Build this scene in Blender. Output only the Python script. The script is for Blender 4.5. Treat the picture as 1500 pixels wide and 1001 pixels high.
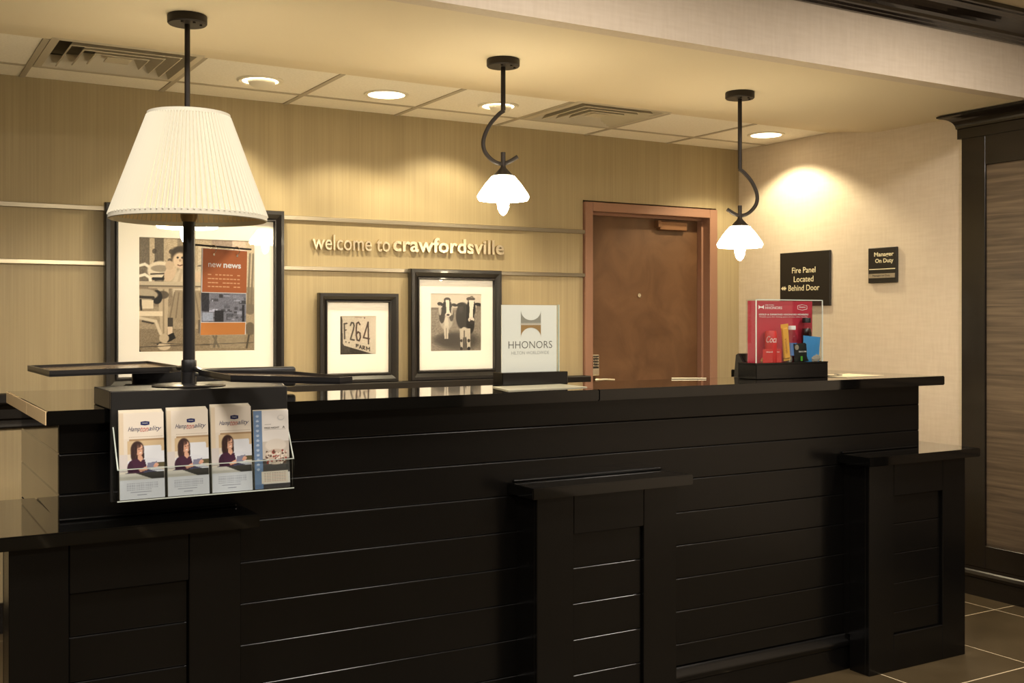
import bpy, bmesh, math, random
import numpy as np
from mathutils import Vector, Matrix
random.seed(7); np.random.seed(7)
for o in list(bpy.data.objects): bpy.data.objects.remove(o, do_unlink=True)
S = bpy.context.scene
COL = S.collection
PI = math.pi

# ------------------------------------------------------------------ camera
cam_d = bpy.data.cameras.new('camera'); cam = bpy.data.objects.new('camera', cam_d); COL.objects.link(cam)
cam.location = (0, 0, 1.38); cam.rotation_euler = (PI/2, 0, -math.radians(30.5))
cam_d.sensor_width = 36; cam_d.lens = 1610/1500*36; cam_d.shift_y = (468-500.5)/1500
cam_d.clip_start = 0.05
S.camera = cam
# ------------------------------------------------------------------ world, exposure, lobby lights
S.view_settings.view_transform = 'Standard'; S.view_settings.look = 'None'
S.view_settings.exposure = -0.08; S.view_settings.gamma = 1; S.view_settings.use_curve_mapping = False
w = bpy.data.worlds.new('world'); S.world = w; w.use_nodes = True
w.node_tree.nodes['Background'].inputs[0].default_value = (1, .9, .75, 1)
w.node_tree.nodes['Background'].inputs[1].default_value = 0.1
WARM = (1.0, .85, .55); LOBBY = (1.0, .905, .80)
def area_light(name, loc, sx, sy, power, col):
    l = bpy.data.lights.new(name, 'AREA'); l.shape = 'RECTANGLE'; l.size = sx; l.size_y = sy; l.energy = power; l.color = col
    o = bpy.data.objects.new(name, l); COL.objects.link(o); o.location = loc; return o
for lx in (-1.6, .2, 2.0, 3.8):
    area_light('lobby_ceiling_light', (lx, 2.15, 2.745), .35, .35, 35, LOBBY)
    area_light('lobby_ceiling_light', (lx, -.4, 2.745), .6, .6, 46, LOBBY)
SPOT_POWER = dict(flat_a=44, flat_b=60, eye_a=32, eye_b=36)
PENDANT_GLASS = 32.0; PENDANT_BULB = 400.0

# ------------------------------------------------------------------ materials
def lin(c):
    return tuple((x/12.92 if x <= .04045 else ((x+.055)/1.055)**2.4) for x in [v/255 for v in c])
def mat(name, rgb, rough=.5, metal=0, coat=0, spec=.5, emit=None, strength=0):
    m = bpy.data.materials.new(name); m.use_nodes = True
    b = m.node_tree.nodes['Principled BSDF']
    b.inputs['Base Color'].default_value = (*lin(rgb), 1); b.inputs['Roughness'].default_value = rough
    b.inputs['Metallic'].default_value = metal; b.inputs['Coat Weight'].default_value = coat
    b.inputs['Coat Roughness'].default_value = .04
    b.inputs['Specular IOR Level'].default_value = spec
    if emit: b.inputs['Emission Color'].default_value = (*emit, 1); b.inputs['Emission Strength'].default_value = strength
    return m
def grain(m, scale, vec, c1, c2, detail=4, lo=.3, hi=.7, bump=0, coord='Object', dist=0.0, bdist=.002):
    """noise-driven colour between c1 and c2, stretched by vec"""
    nt = m.node_tree; b = nt.nodes['Principled BSDF']
    tc = nt.nodes.new('ShaderNodeTexCoord'); mp = nt.nodes.new('ShaderNodeMapping'); mp.inputs['Scale'].default_value = vec
    n = nt.nodes.new('ShaderNodeTexNoise'); n.inputs['Scale'].default_value = scale; n.inputs['Detail'].default_value = detail
    n.inputs['Distortion'].default_value = dist
    r = nt.nodes.new('ShaderNodeValToRGB'); r.color_ramp.elements[0].position = lo; r.color_ramp.elements[1].position = hi
    r.color_ramp.elements[0].color = (*lin(c1), 1); r.color_ramp.elements[1].color = (*lin(c2), 1)
    nt.links.new(tc.outputs[coord], mp.inputs[0]); nt.links.new(mp.outputs[0], n.inputs['Vector'])
    nt.links.new(n.outputs['Fac'], r.inputs[0]); nt.links.new(r.outputs[0], b.inputs['Base Color'])
    if bump:
        bp = nt.nodes.new('ShaderNodeBump'); bp.inputs['Strength'].default_value = bump; bp.inputs['Distance'].default_value = bdist
        nt.links.new(n.outputs['Fac'], bp.inputs['Height']); nt.links.new(bp.outputs[0], b.inputs['Normal'])
    return n, r
def weave(m, c1, c2, sx, sy, vx, vy, amt=.5):
    """two crossed stretched noises = linen look"""
    nt = m.node_tree; b = nt.nodes['Principled BSDF']; tc = nt.nodes.new('ShaderNodeTexCoord'); fs = []
    for s, v in ((sx, vx), (sy, vy)):
        mp = nt.nodes.new('ShaderNodeMapping'); mp.inputs['Scale'].default_value = v
        n = nt.nodes.new('ShaderNodeTexNoise'); n.inputs['Scale'].default_value = s; n.inputs['Detail'].default_value = 3
        nt.links.new(tc.outputs['Object'], mp.inputs[0]); nt.links.new(mp.outputs[0], n.inputs['Vector']); fs.append(n)
    mx = nt.nodes.new('ShaderNodeMix'); mx.data_type = 'FLOAT'; mx.inputs[0].default_value = amt
    nt.links.new(fs[0].outputs['Fac'], mx.inputs[2]); nt.links.new(fs[1].outputs['Fac'], mx.inputs[3])
    r = nt.nodes.new('ShaderNodeValToRGB'); r.color_ramp.elements[0].position = .36; r.color_ramp.elements[1].position = .64
    r.color_ramp.elements[0].color = (*lin(c1), 1); r.color_ramp.elements[1].color = (*lin(c2), 1)
    nt.links.new(mx.outputs[0], r.inputs[0]); nt.links.new(r.outputs[0], b.inputs['Base Color'])
def clear(name, tint=(1, 1, 1), refl=1.0, rough=0.0):
    m = bpy.data.materials.new(name); m.use_nodes = True; nt = m.node_tree; nt.nodes.clear()
    out = nt.nodes.new('ShaderNodeOutputMaterial'); mx = nt.nodes.new('ShaderNodeMixShader')
    tr = nt.nodes.new('ShaderNodeBsdfTransparent'); tr.inputs[0].default_value = (*tint, 1)
    gl = nt.nodes.new('ShaderNodeBsdfGlossy'); gl.inputs['Roughness'].default_value = rough
    ge = nt.nodes.new('ShaderNodeNewGeometry'); dt = nt.nodes.new('ShaderNodeVectorMath'); dt.operation = 'DOT_PRODUCT'
    nt.links.new(ge.outputs['Normal'], dt.inputs[0]); nt.links.new(ge.outputs['Incoming'], dt.inputs[1])
    def mth(op, a, b=None):          # two-sided Schlick reflectance
        q = nt.nodes.new('ShaderNodeMath'); q.operation = op
        for i, v in enumerate((a, b)):
            if v is None: continue
            if isinstance(v, (int, float)): q.inputs[i].default_value = v
            else: nt.links.new(v, q.inputs[i])
        return q.outputs[0]
    f5 = mth('POWER', mth('SUBTRACT', 1.0, mth('ABSOLUTE', dt.outputs['Value'])), 5.0)
    mu_o = mth('MULTIPLY', mth('ADD', mth('MULTIPLY', f5, .97), .03), refl)
    nt.links.new(mu_o, mx.inputs[0]); nt.links.new(tr.outputs[0], mx.inputs[1])
    nt.links.new(tr.outputs[0], mx.inputs[1]); nt.links.new(gl.outputs[0], mx.inputs[2]); nt.links.new(mx.outputs[0], out.inputs[0])
    return m
def print_mat(name, rough=.45):
    m = mat(name, (255, 255, 255), rough); nt = m.node_tree
    a = nt.nodes.new('ShaderNodeAttribute'); a.attribute_name = 'ink'
    nt.links.new(a.outputs['Color'], nt.nodes['Principled BSDF'].inputs['Base Color']); return m

M = {}
M['wall_stripe'] = mat('striped_wallpaper', (190, 172, 142), .6)
weave(M['wall_stripe'], (154, 138, 106), (168, 152, 118), 130, 22, (1, 1, .012), (1, 1, .03), .4)
M['wall_linen'] = mat('linen_wallpaper', (214, 200, 178), .65)
weave(M['wall_linen'], (203, 188, 167), (211, 197, 177), 70, 70, (1, 1, .12), (.12, .12, 1), .5)
M['plaster'] = mat('painted_plaster', (222, 208, 178), .7)
M['tile_white'] = mat('ceiling_tile_white', (240, 234, 220), .85); grain(M['tile_white'], 90, (1, 1, 1), (236, 230, 214), (246, 240, 226), bump=.15)
M['tbar'] = mat('grid_bar', (176, 166, 146), .5)
M['vent'] = mat('vent_metal', (196, 186, 164), .45)
M['vent_dark'] = mat('vent_throat', (104, 98, 84), .8)
M['white_trim'] = mat('white_light_trim', (232, 225, 206), .4)
M['espresso'] = mat('espresso_lacquer', (10, 9, 8), .24, coat=0, spec=.38)
M['espresso_top'] = mat('black_polished_top', (8, 8, 7), .05, coat=.55, spec=.4)
M['end_band'] = mat('pale_end_band', (244, 214, 164), .4, coat=.2)
M['espresso_end'] = mat('polished_side_lacquer', (12, 11, 9), .06, coat=.8, spec=.6)
M['trim_dark'] = mat('dark_wood_trim', (20, 14, 10), .25, coat=.1)
M['frame'] = mat('black_picture_frame', (28, 25, 24), .36, coat=.1)
M['mat'] = mat('cream_mat_board', (244, 241, 234), .7)
M['glass'] = clear('picture_glass', refl=1.0)
M['acrylic'] = clear('clear_acrylic', (.95, .97, .97), 1.2)
M['acrylic_edge'] = mat('acrylic_edge', (205, 215, 205), .2)
M['steel'] = mat('brushed_steel_rail', (170, 160, 142), .36, metal=1)
grain(M['steel'], 60, (.02, 1, 1), (158, 149, 132), (184, 175, 157))
M['letter'] = mat('satin_metal_letter', (222, 208, 180), .3, metal=1)
M['iron'] = mat('dark_bronze_iron', (40, 33, 27), .5, metal=.3)
M['glass_lit'] = mat('lit_frosted_glass', (255, 245, 225), .3, emit=(1, .86, .60), strength=PENDANT_GLASS)
M['bulb'] = mat('lit_bulb', (255, 245, 225), .3, emit=(1, .83, .55), strength=PENDANT_BULB)
M['lens'] = mat('lit_downlight_lens', (255, 245, 225), .3, emit=(1, .80, .52), strength=9)
M['lens_eye'] = mat('lit_eyeball_lamp', (255, 245, 225), .3, emit=(1, .85, .6), strength=14)
M['door_wood'] = mat('copper_brown_door', (98, 68, 46), .42)
grain(M['door_wood'], 5, (1.0, 1.0, .8), (90, 61, 39), (112, 80, 54), detail=9, dist=1.2)
M['door_frame'] = mat('terracotta_door_frame', (146, 108, 88), .45)
M['closer'] = mat('brown_closer_metal', (120, 84, 56), .4, metal=.3)
M['chrome'] = mat('satin_chrome', (235, 228, 212), .25, metal=1)
M['panel_wood'] = mat('grey_brown_wood_panel', (98, 82, 66), .55)
grain(M['panel_wood'], 34, (1, .07, 1.6), (62, 50, 38), (112, 95, 74), detail=12, lo=.28, hi=.74, dist=.5, bump=.3)
M['floor_tile'] = mat('brown_floor_tile', (80, 67, 46), .33); grain(M['floor_tile'], 4, (1, 1, 1), (72, 60, 40), (88, 75, 53), detail=8)
M['grout'] = mat('pale_grout', (214, 196, 160), .8)
M['fabric'] = mat('cream_pleated_fabric', (212, 208, 190), .9)
M['shade_lining'] = mat('shade_lining', (226, 206, 160), .85)
M['brass'] = mat('brass_socket', (150, 128, 88), .35, metal=.8)
M['black_plastic'] = mat('black_plastic', (22, 21, 22), .4)
M['black_gloss'] = mat('black_gloss_plastic', (12, 11, 11), .18)
M['kiosk'] = mat('charcoal_laminate', (31, 30, 29), .38, coat=.15)
M['tray_metal'] = mat('dark_tray_metal', (28, 27, 28), .35, coat=.2)
M['tray_top'] = mat('tray_inlay', (98, 84, 70), .18)
M['grey_dev'] = mat('grey_device', (70, 68, 64), .4)
M['print'] = print_mat('printed_sheet'); M['photo'] = print_mat('printed_photo', .35)
M['paper'] = mat('paper_white', (236, 232, 222), .6)
M['paper_edge'] = mat('paper_edge', (225, 216, 196), .7)
M['sign_black'] = mat('sign_black', (34, 31, 26), .42)
M['sign_text'] = mat('sign_text_cream', (226, 216, 180), .5)
M['sign_strip'] = mat('sign_name_strip', (150, 138, 118), .35)
M['orange'] = mat('orange_print', (180, 98, 46), .5); M['orange2'] = mat('light_orange_print', (208, 132, 60), .5)
M['white_ink'] = mat('white_ink', (240, 238, 232), .5)
M['grey_ink'] = mat('grey_ink', (88, 84, 80), .6); M['pale_ink'] = mat('pale_grey_ink', (170, 168, 164), .6)
M['navy_ink'] = mat('navy_ink', (28, 36, 92), .6); M['black_ink'] = mat('black_ink', (30, 28, 30), .6); M['red_ink'] = mat('red_ink', (190, 70, 66), .6)
M['gold_ink'] = mat('gold_ink', (160, 122, 70), .5); M['taupe_ink'] = mat('taupe_ink', (150, 144, 130), .5)
M['crimson'] = mat('crimson_card', (182, 44, 62), .45); M['red'] = mat('red_pack', (196, 34, 36), .35)
M['yellow'] = mat('yellow_wrapper', (222, 160, 50), .3, coat=.3); M['blue'] = mat('blue_bag_foil', (58, 134, 190), .3, coat=.4)
M['blackfoil'] = mat('black_bag_foil', (22, 24, 22), .35); M['cola'] = mat('dark_cola', (38, 14, 10), .1, coat=.6)
M['foil'] = mat('clear_wrapper_foil', (190, 182, 168), .22, metal=.5); M['goldfoil'] = mat('gold_wrapper_foil', (206, 178, 110), .25, metal=.4)
M['label_blue'] = mat('blue_bottle_label', (90, 130, 190), .4); M['cap_white'] = mat('white_cap', (230, 226, 220), .4)
M['green'] = mat('green_print', (70, 150, 40), .5)
M['desk'] = mat('pale_bounce_laminate', (226, 214, 190), .5)  # pale surface for the added, unseen pieces that bounce light upward
M['screen'] = mat('dark_screen', (14, 14, 16), .15)
M['lobby_wall'] = mat('lobby_wall_paint', (66, 57, 46), .7)

# ------------------------------------------------------------------ helpers
WLOC = {}
def B(): return bmesh.new()
def add_box(bm, x0, x1, y0, y1, z0, z1, bev=0, seg=1):
    r = bmesh.ops.create_cube(bm, size=1)
    vs = r['verts']
    for v in vs:
        v.co = Vector(((x0+x1)/2+v.co.x*(x1-x0), (y0+y1)/2+v.co.y*(y1-y0), (z0+z1)/2+v.co.z*(z1-z0)))
    if bev:
        es = list({e for v in vs for e in v.link_edges})
        bmesh.ops.bevel(bm, geom=es, offset=bev, segments=seg, affect='EDGES', profile=.5)
    return bm
def bx(x0, x1, y0, y1, z0, z1, bev=0, seg=1): return add_box(B(), x0, x1, y0, y1, z0, z1, bev, seg)
def add_lathe(bm, prof, cx, cy, n=32, cap=False, rfun=None):
    """prof = [(r, z)...] around the vertical axis"""
    rings = []
    for (r, z) in prof:
        ring = []
        for i in range(n):
            a = 2*PI*i/n; rr = r*(rfun(i, z) if rfun else 1)
            ring.append(bm.verts.new((cx+rr*math.cos(a), cy+rr*math.sin(a), z)))
        rings.append(ring)
    for a, b in zip(rings[:-1], rings[1:]):
        for i in range(n):
            bm.faces.new((a[i], a[(i+1) % n], b[(i+1) % n], b[i]))
    if cap:
        bm.faces.new(list(reversed(rings[0]))); bm.faces.new(rings[-1])
    return bm
def lathe(*a, **k): return add_lathe(B(), *a, **k)
def add_tube(bm, pts, r, n=10, r_end=None):
    pts = [Vector(p) for p in pts]; rings = []
    ref = Vector((0, 1, 0))
    for i, p in enumerate(pts):
        d = (pts[min(i+1, len(pts)-1)]-pts[max(i-1, 0)]).normalized()
        u = d.cross(ref if abs(d.dot(ref)) < .95 else Vector((1, 0, 0))).normalized(); v = d.cross(u)
        rr = r if r_end is None else r+(r_end-r)*i/(len(pts)-1)
        rings.append([bm.verts.new(p+u*rr*math.cos(2*PI*k/n)+v*rr*math.sin(2*PI*k/n)) for k in range(n)])
    for a, b in zip(rings[:-1], rings[1:]):
        for k in range(n): bm.faces.new((a[k], a[(k+1) % n], b[(k+1) % n], b[k]))
    bm.faces.new(list(reversed(rings[0]))); bm.faces.new(rings[-1]); return bm
def tube(*a, **k): return add_tube(B(), *a, **k)
def add_prism(bm, poly, axis, a0, a1):
    """extrude a 2D polygon along axis ('x': poly=(y,z); 'y': poly=(x,z); 'z': poly=(x,y))"""
    def mk(p, a): return {'x': (a, p[0], p[1]), 'y': (p[0], a, p[1]), 'z': (p[0], p[1], a)}[axis]
    f = [bm.verts.new(mk(p, a0)) for p in poly]; g = [bm.verts.new(mk(p, a1)) for p in poly]
    bm.faces.new(f); bm.faces.new(list(reversed(g)))
    n = len(poly)
    for i in range(n): bm.faces.new((f[i], g[i], g[(i+1) % n], f[(i+1) % n]))
    return bm
def prism(*a): return add_prism(B(), *a)
def wloc(o): return WLOC.get(o.name, Vector((0, 0, 0)))
def link_mesh(name, me, m, parent=None, smooth=False):
    if m and not me.materials: me.materials.append(m)
    o = bpy.data.objects.new(name, me); COL.objects.link(o)
    if smooth:
        for p in me.polygons: p.use_smooth = True
    if parent: o.parent = parent
    WLOC[o.name] = wloc(parent) if parent else Vector((0, 0, 0))
    return o
def obj(name, bm, m, parent=None, smooth=False, label=None):
    bmesh.ops.recalc_face_normals(bm, faces=bm.faces[:])
    if parent: bmesh.ops.translate(bm, verts=bm.verts[:], vec=-wloc(parent))
    me = bpy.data.meshes.new(name); bm.to_mesh(me); bm.free()
    o = link_mesh(name, me, m, parent)
    if smooth:
        me.polygons.foreach_set('use_smooth', [True]*len(me.polygons))
        me.set_sharp_from_angle(angle=math.radians(38))
    if label: o['label'] = label
    return o
def thing(name, label, cat, loc, group=None):
    o = bpy.data.objects.new(name, None); COL.objects.link(o); o.location = loc; o.empty_display_size = .05
    WLOC[o.name] = Vector(loc); o['label'] = label; o['category'] = cat
    if group: o['group'] = group
    return o
def tag(o, label, cat, group=None):
    o['label'] = label; o['category'] = cat
    if group: o['group'] = group
    return o
def struct(name, bm, m, label, parent=None):
    o = obj(name, bm, m, parent); o['kind'] = 'structure'; o['label'] = label; return o

def text_mesh(s, bold=0.0, shear=0.0, depth=0.0, space=1.0):
    c = bpy.data.curves.new('t', 'FONT'); c.body = s; c.size = 1; c.offset = bold; c.shear = shear; c.extrude = depth; c.space_character = space
    c.resolution_u = 3
    o = bpy.data.objects.new('t', c); COL.objects.link(o)
    dg = bpy.context.evaluated_depsgraph_get(); dg.update()
    me = bpy.data.meshes.new_from_object(o.evaluated_get(dg))
    bpy.data.objects.remove(o, do_unlink=True); bpy.data.curves.remove(c)
    return me
def place_text(me, p, width, r, up, height=None, depth=.0006):
    """fit to width (and height of the bbox) with lower-left at p; r/up unit vectors, faces r x up"""
    n = len(me.vertices); co = np.empty(n*3); me.vertices.foreach_get('co', co); co = co.reshape(-1, 3)
    lo, hi = co.min(0), co.max(0); sx = width/(hi[0]-lo[0]); sy = (height/(hi[1]-lo[1])) if height else sx
    zr = hi[2]-lo[2]; zz = (co[:, 2]-lo[2])/zr*depth if zr > 1e-6 else np.full(n, depth)
    r = np.array(r, float); up = np.array(up, float); nn = np.cross(r, up); p = np.array(p, float)
    q = p+np.outer((co[:, 0]-lo[0])*sx, r)+np.outer((co[:, 1]-lo[1])*sy, up)+np.outer(zz, nn)
    me.vertices.foreach_set('co', q.reshape(-1)); me.update(); return me
def text(name, s, p, width, r, up, m, parent, height=None, bold=0, shear=0, depth=.0006, space=1.0):
    me = place_text(text_mesh(s, bold, shear, .02, space), p, width, r, up, height, depth)
    l = wloc(parent); me.transform(Matrix.Translation(-l)); me.materials.clear()
    return link_mesh(name, me, m, parent)

# ---- flat prints: a small painter that inks a vertex grid
class Paint:
    def __init__(s, nx, ny, base):
        s.nx, s.ny = nx, ny; s.im = np.ones((ny, nx, 3))*np.array(base, float)
        s.X, s.Y = np.meshgrid(np.linspace(0, 1, nx), np.linspace(0, 1, ny)); s.asp = 1.0
    def _b(s, a, c, op=1):
        a = np.clip(a, 0, 1)[..., None]*op; s.im = s.im*(1-a)+np.array(c, float)*a
    def ell(s, cx, cy, rx, ry, c, op=1, rot=0, soft=.15):
        dx, dy = s.X-cx, s.Y-cy; k, q = math.cos(rot), math.sin(rot)
        d = np.sqrt(((dx*k+dy*q)/rx)**2+((-dx*q+dy*k)/ry)**2); s._b((1-d)/soft+.5, c, op)
    def poly(s, pts, c, op=1):
        ins = np.zeros(s.X.shape, bool); n = len(pts)
        for i in range(n):
            x1, y1 = pts[i]; x2, y2 = pts[(i+1) % n]
            if y1 == y2: continue
            ins ^= ((y1 > s.Y) != (y2 > s.Y)) & (s.X < (x2-x1)*(s.Y-y1)/(y2-y1)+x1)
        s._b(ins.astype(float), c, op)
    def rect(s, x0, x1, y0, y1, c, op=1): s._b(((s.X >= x0) & (s.X <= x1) & (s.Y >= y0) & (s.Y <= y1)).astype(float), c, op)
    def line(s, pts, w, c, op=1):
        for (x1, y1), (x2, y2) in zip(pts[:-1], pts[1:]):
            dx, dy = x2-x1, y2-y1; L = dx*dx+dy*dy+1e-9
            t = np.clip(((s.X-x1)*dx+(s.Y-y1)*dy)/L, 0, 1)
            d = np.hypot(s.X-x1-t*dx, (s.Y-y1-t*dy)); s._b((w-d)/(w*.5)+.5, c, op)
    def noise(s, amt, y0=0, y1=1, sx=1, sy=1):
        n = np.random.rand(s.ny//sy+2, s.nx//sx+2)-.5; n = np.kron(n, np.ones((sy, sx)))[:s.ny, :s.nx]
        s.im += ((n*amt)*((s.Y >= y0) & (s.Y <= y1)))[..., None]*255
def sheet(name, P_, p, wd, ht, r, up, parent, m='print', off=.0004, label=None):
    """grid mesh, row 0 of the painting is its top edge"""
    nx, ny = P_.nx, P_.ny; r = np.array(r, float); up = np.array(up, float); p = np.array(p, float)+np.cross(r, up)*off
    l = np.array(wloc(parent)) if parent else np.zeros(3)
    q = (p-l)+P_.X[..., None]*wd*r+(1-P_.Y)[..., None]*ht*up
    idx = np.arange(nx*ny).reshape(ny, nx)
    f = np.stack([idx[1:, :-1], idx[1:, 1:], idx[:-1, 1:], idx[:-1, :-1]], -1).reshape(-1, 4)
    me = bpy.data.meshes.new(name); me.from_pydata(q.reshape(-1, 3).tolist(), [], f.tolist()); me.update()
    c = np.clip(P_.im, 0, 255).reshape(-1, 3)/255; c = np.where(c <= .04045, c/12.92, ((c+.055)/1.055)**2.4)
    a = me.color_attributes.new('ink', 'FLOAT_COLOR', 'POINT'); a.data.foreach_set('color', np.hstack([c, np.ones((len(c), 1))]).reshape(-1))
    o = link_mesh(name, me, M[m], parent)
    if label: o['label'] = label
    return o
RX, UZ, RYn = (1, 0, 0), (0, 0, 1), (0, -1, 0)

# ------------------------------------------------------------------ SETTING
XW, YD = 4.80, 5.30          # right wall, back wall
XL, YF, CZ, SZ, LZ = -3.2, -3.0, 2.455, 2.41, 2.765
fl = struct('floor', bx(XL-.1, XW+.1, YF-.1, YD+.5, -.08, -.0012), M['grout'], 'brown tiled lobby floor with pale grout lines')
tile_me = None
for i in range(-12, 4):
    for j in range(-9, 9):
        x0, y0 = 4.017+(i-1)*.6115, 3.337+(j-5)*.6115
        x1 = min(x0+.6115, XW)
        if x1-x0 < .05 or x0 < XL-.6 or y0 < YF-.6 or y0 > YD+.05: continue
        if x1-x0 > .6:
            if tile_me is None:
                b = bx(.0035, .608, .0035, .608, -.012, 0, .0012); bmesh.ops.recalc_face_normals(b, faces=b.faces[:])
                tile_me = bpy.data.meshes.new('floor_tile'); b.to_mesh(tile_me); b.free(); tile_me.materials.append(M['floor_tile'])
            o = bpy.data.objects.new('floor_tile', tile_me); COL.objects.link(o); o.parent = fl; o.location = (x0, y0, 0)
        else:
            obj('floor_tile', bx(x0+.0035, x1-.0035, y0+.0035, y0+.608, -.012, 0, .0012), M['floor_tile'], fl)

bw = B()
add_box(bw, XL, 3.60, YD, YD+.16, 0, LZ); add_box(bw, 4.61, XW+.1, YD, YD+.16, 0, LZ); add_box(bw, 3.60, 4.61, YD, YD+.16, 2.075, LZ)
struct('wall_back', bw, M['wall_stripe'], 'tan back wall in fine vertical striped wallpaper')
struct('wall_right', bx(XW, XW+.12, YF, YD+.16, 0, LZ), M['wall_linen'], 'cream right wall in linen wallpaper')
struct('wall_left', bx(XL-.12, XL, YF, YD+.16, 0, LZ), M['lobby_wall'], 'plain lobby wall on the left, out of frame')
struct('wall_front', bx(XL, XW, YF-.12, YF, 0, LZ), M['lobby_wall'], 'plain lobby wall behind the camera')
struct('wall_soffit', bx(XL, XW, 3.19, 3.26, SZ, LZ), M['wall_linen'], 'wallpapered face of the dropped soffit above the counter')
struct('ceiling', bx(XL, XW, YF, YD+.16, LZ, LZ+.08), M['plaster'], 'upper lobby ceiling above the dark crown moulding')
sof = [(3.26, SZ), (4.14, SZ), (4.20, SZ+.0025), (4.27, SZ+.010), (4.40, CZ-.014), (4.47, CZ-.004), (4.53, CZ), (4.53, CZ+.05), (3.26, CZ+.05)]
struct('ceiling', prism(sof, 'x', XL, XW), M['plaster'], 'smooth warm cream soffit ceiling over the counter')
# suspended tile ceiling
tr = B()
cols = [.6+.604*k for k in range(-7, 8)]
for x in cols:
    if XL < x < XW: add_box(tr, x-.012, x+.012, 4.53, YD, CZ-.002, CZ+.002)
add_box(tr, XL, XW, 5.05-.012, 5.05+.012, CZ-.0015, CZ+.002)
tg = struct('ceiling', tr, M['tbar'], 'suspended ceiling of white tiles in a metal grid along the back wall')
for i in range(len(cols)):
    x0 = cols[i]; x1 = cols[i+1] if i+1 < len(cols) else x0+.604
    x0, x1 = max(x0, XL), min(x1, XW)
    if x1-x0 < .1: continue
    if not (abs(x0-.6) < .02 or abs(x0-3.016) < .02):
        obj('ceiling_tile', bx(x0+.005, x1-.005, 4.47, 5.045, CZ+.002, CZ+.016, .002), M['tile_white'], tg)
    obj('ceiling_tile', bx(x0+.005, x1-.005, 5.056, YD, CZ+.002, CZ+.016, .002), M['tile_white'], tg)

# crown moulding on the soffit face
def crown_prof(y, z0, h, p):
    pts = [(y, z0), (y-.012, z0), (y-.016, z0+.010), (y-.022, z0+.012), (y-.026, z0+.022), (y-.034, z0+.026)]
    for k in range(9):
        a = k/8*PI/2
        pts.append((y-.034-(p-.046)*(1-math.cos(a)), z0+.026+(h-.046)*math.sin(a)))
    pts += [(y-p, z0+h-.018), (y-p, z0+h), (y, z0+h)]
    return pts
struct('trim_1', prism(crown_prof(3.19, 2.648, .117, .13), 'x', XL, XW), mat('crown_lacquer', (26, 18, 12), .2, coat=.8), 'dark stained crown moulding along the top of the soffit')
# chair rail on the back wall
M['rail_dark'] = mat('dark_ledge_rail', (20, 14, 10), .5, spec=.3)
cr = [(YD, .90), (YD-.018, .90), (YD-.022, .908), (YD-.018, .918), (YD-.014, .925), (YD-.014, .935), (YD-.028, .945), (YD-.03, .985), (YD-.045, 1.0), (YD-.075, 1.012), (YD-.078, 1.018), (YD-.078, 1.05), (YD-.074, 1.055), (YD, 1.055)]
b = prism(cr, 'x', XL, 3.604)
struct('trim_2', b, M['rail_dark'], 'dark wooden ledge rail on the back wall under the pictures')
b = bx(XL, 3.604, YD-.015, YD, 0, .135, .003); add_box(b, 4.607, XW, YD-.015, YD, 0, .135, .003)
struct('baseboard_back', b, M['trim_dark'], 'dark baseboard along the back wall')

# door
dr = thing('door_1', 'closed copper-brown door in a terracotta painted frame', 'door', (4.075, 5.4, 0)); dr['kind'] = 'structure'
b = B()
add_box(b, 3.606, 3.659, YD-.02, YD+.16, 0, 2.065, .002); add_box(b, 4.544, 4.605, YD-.02, YD+.16, 0, 2.065, .002); add_box(b, 3.659, 4.544, YD-.02, YD+.16, 2.012, 2.065, .002)
add_box(b, 3.659, 3.674, YD+.045, YD+.085, 0, 2.0); add_box(b, 4.529, 4.544, YD+.045, YD+.085, 0, 2.0); add_box(b, 3.659, 4.544, YD+.045, YD+.085, 1.997, 2.012)
obj('door_frame', b, M['door_frame'], dr)
leaf = obj('door_leaf', bx(3.662, 4.541, YD+.087, YD+.13, .008, 2.008, .002), M['door_wood'], dr)
def yl(bm, prof, cx, y0, cz, n=20):
    add_lathe(bm, prof, 0, 0, n, cap=True)
    return bm
def disc_y(cx, cz, prof, n=24):
    """lathe about a Y axis: prof=(r, y)"""
    bm = lathe([(r, z) for r, z in prof], 0, 0, n, cap=True)
    for v in bm.verts: v.co = Vector((cx+v.co.x, v.co.z, cz+v.co.y))
    return bm
obj('peephole', disc_y(4.072, 1.526, [(.011, YD+.088), (.014, YD+.084), (.012, YD+.080), (.006, YD+.080), (.005, YD+.086)]), M['chrome'], leaf, True)
lk = obj('keypad_lock', bx(3.695, 3.756, YD+.052, YD+.087, 1.045, 1.172, .008, 2), M['chrome'], leaf)
b = B()
for i in range(3):
    for j in range(4): add_box(b, 3.707+i*.0145, 3.717+i*.0145, YD+.047, YD+.053, 1.098+j*.0165, 1.109+j*.0165, .002)
b2 = bx(3.702, 3.749, YD+.0495, YD+.053, 1.09, 1.166, .002)
obj('keypad_face', b2, M['black_plastic'], leaf); obj('keypad_buttons', b, M['chrome'], leaf)
b = tube([(3.722, YD+.09, 1.02), (3.722, YD+.03, 1.02)], .014); add_tube(b, [(3.71, YD+.035, 1.02), (3.78, YD+.035, 1.022), (3.85, YD+.038, 1.018)], .009)
obj('lever_handle', b, M['chrome'], leaf, True)
b = bx(4.21, 4.42, YD+.05, YD+.087, 1.93, 1.985, .004); add_box(b, 4.19, 4.215, YD+.045, YD+.087, 1.945, 1.99, .003); obj('door_closer', b, M['closer'], dr)

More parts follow.
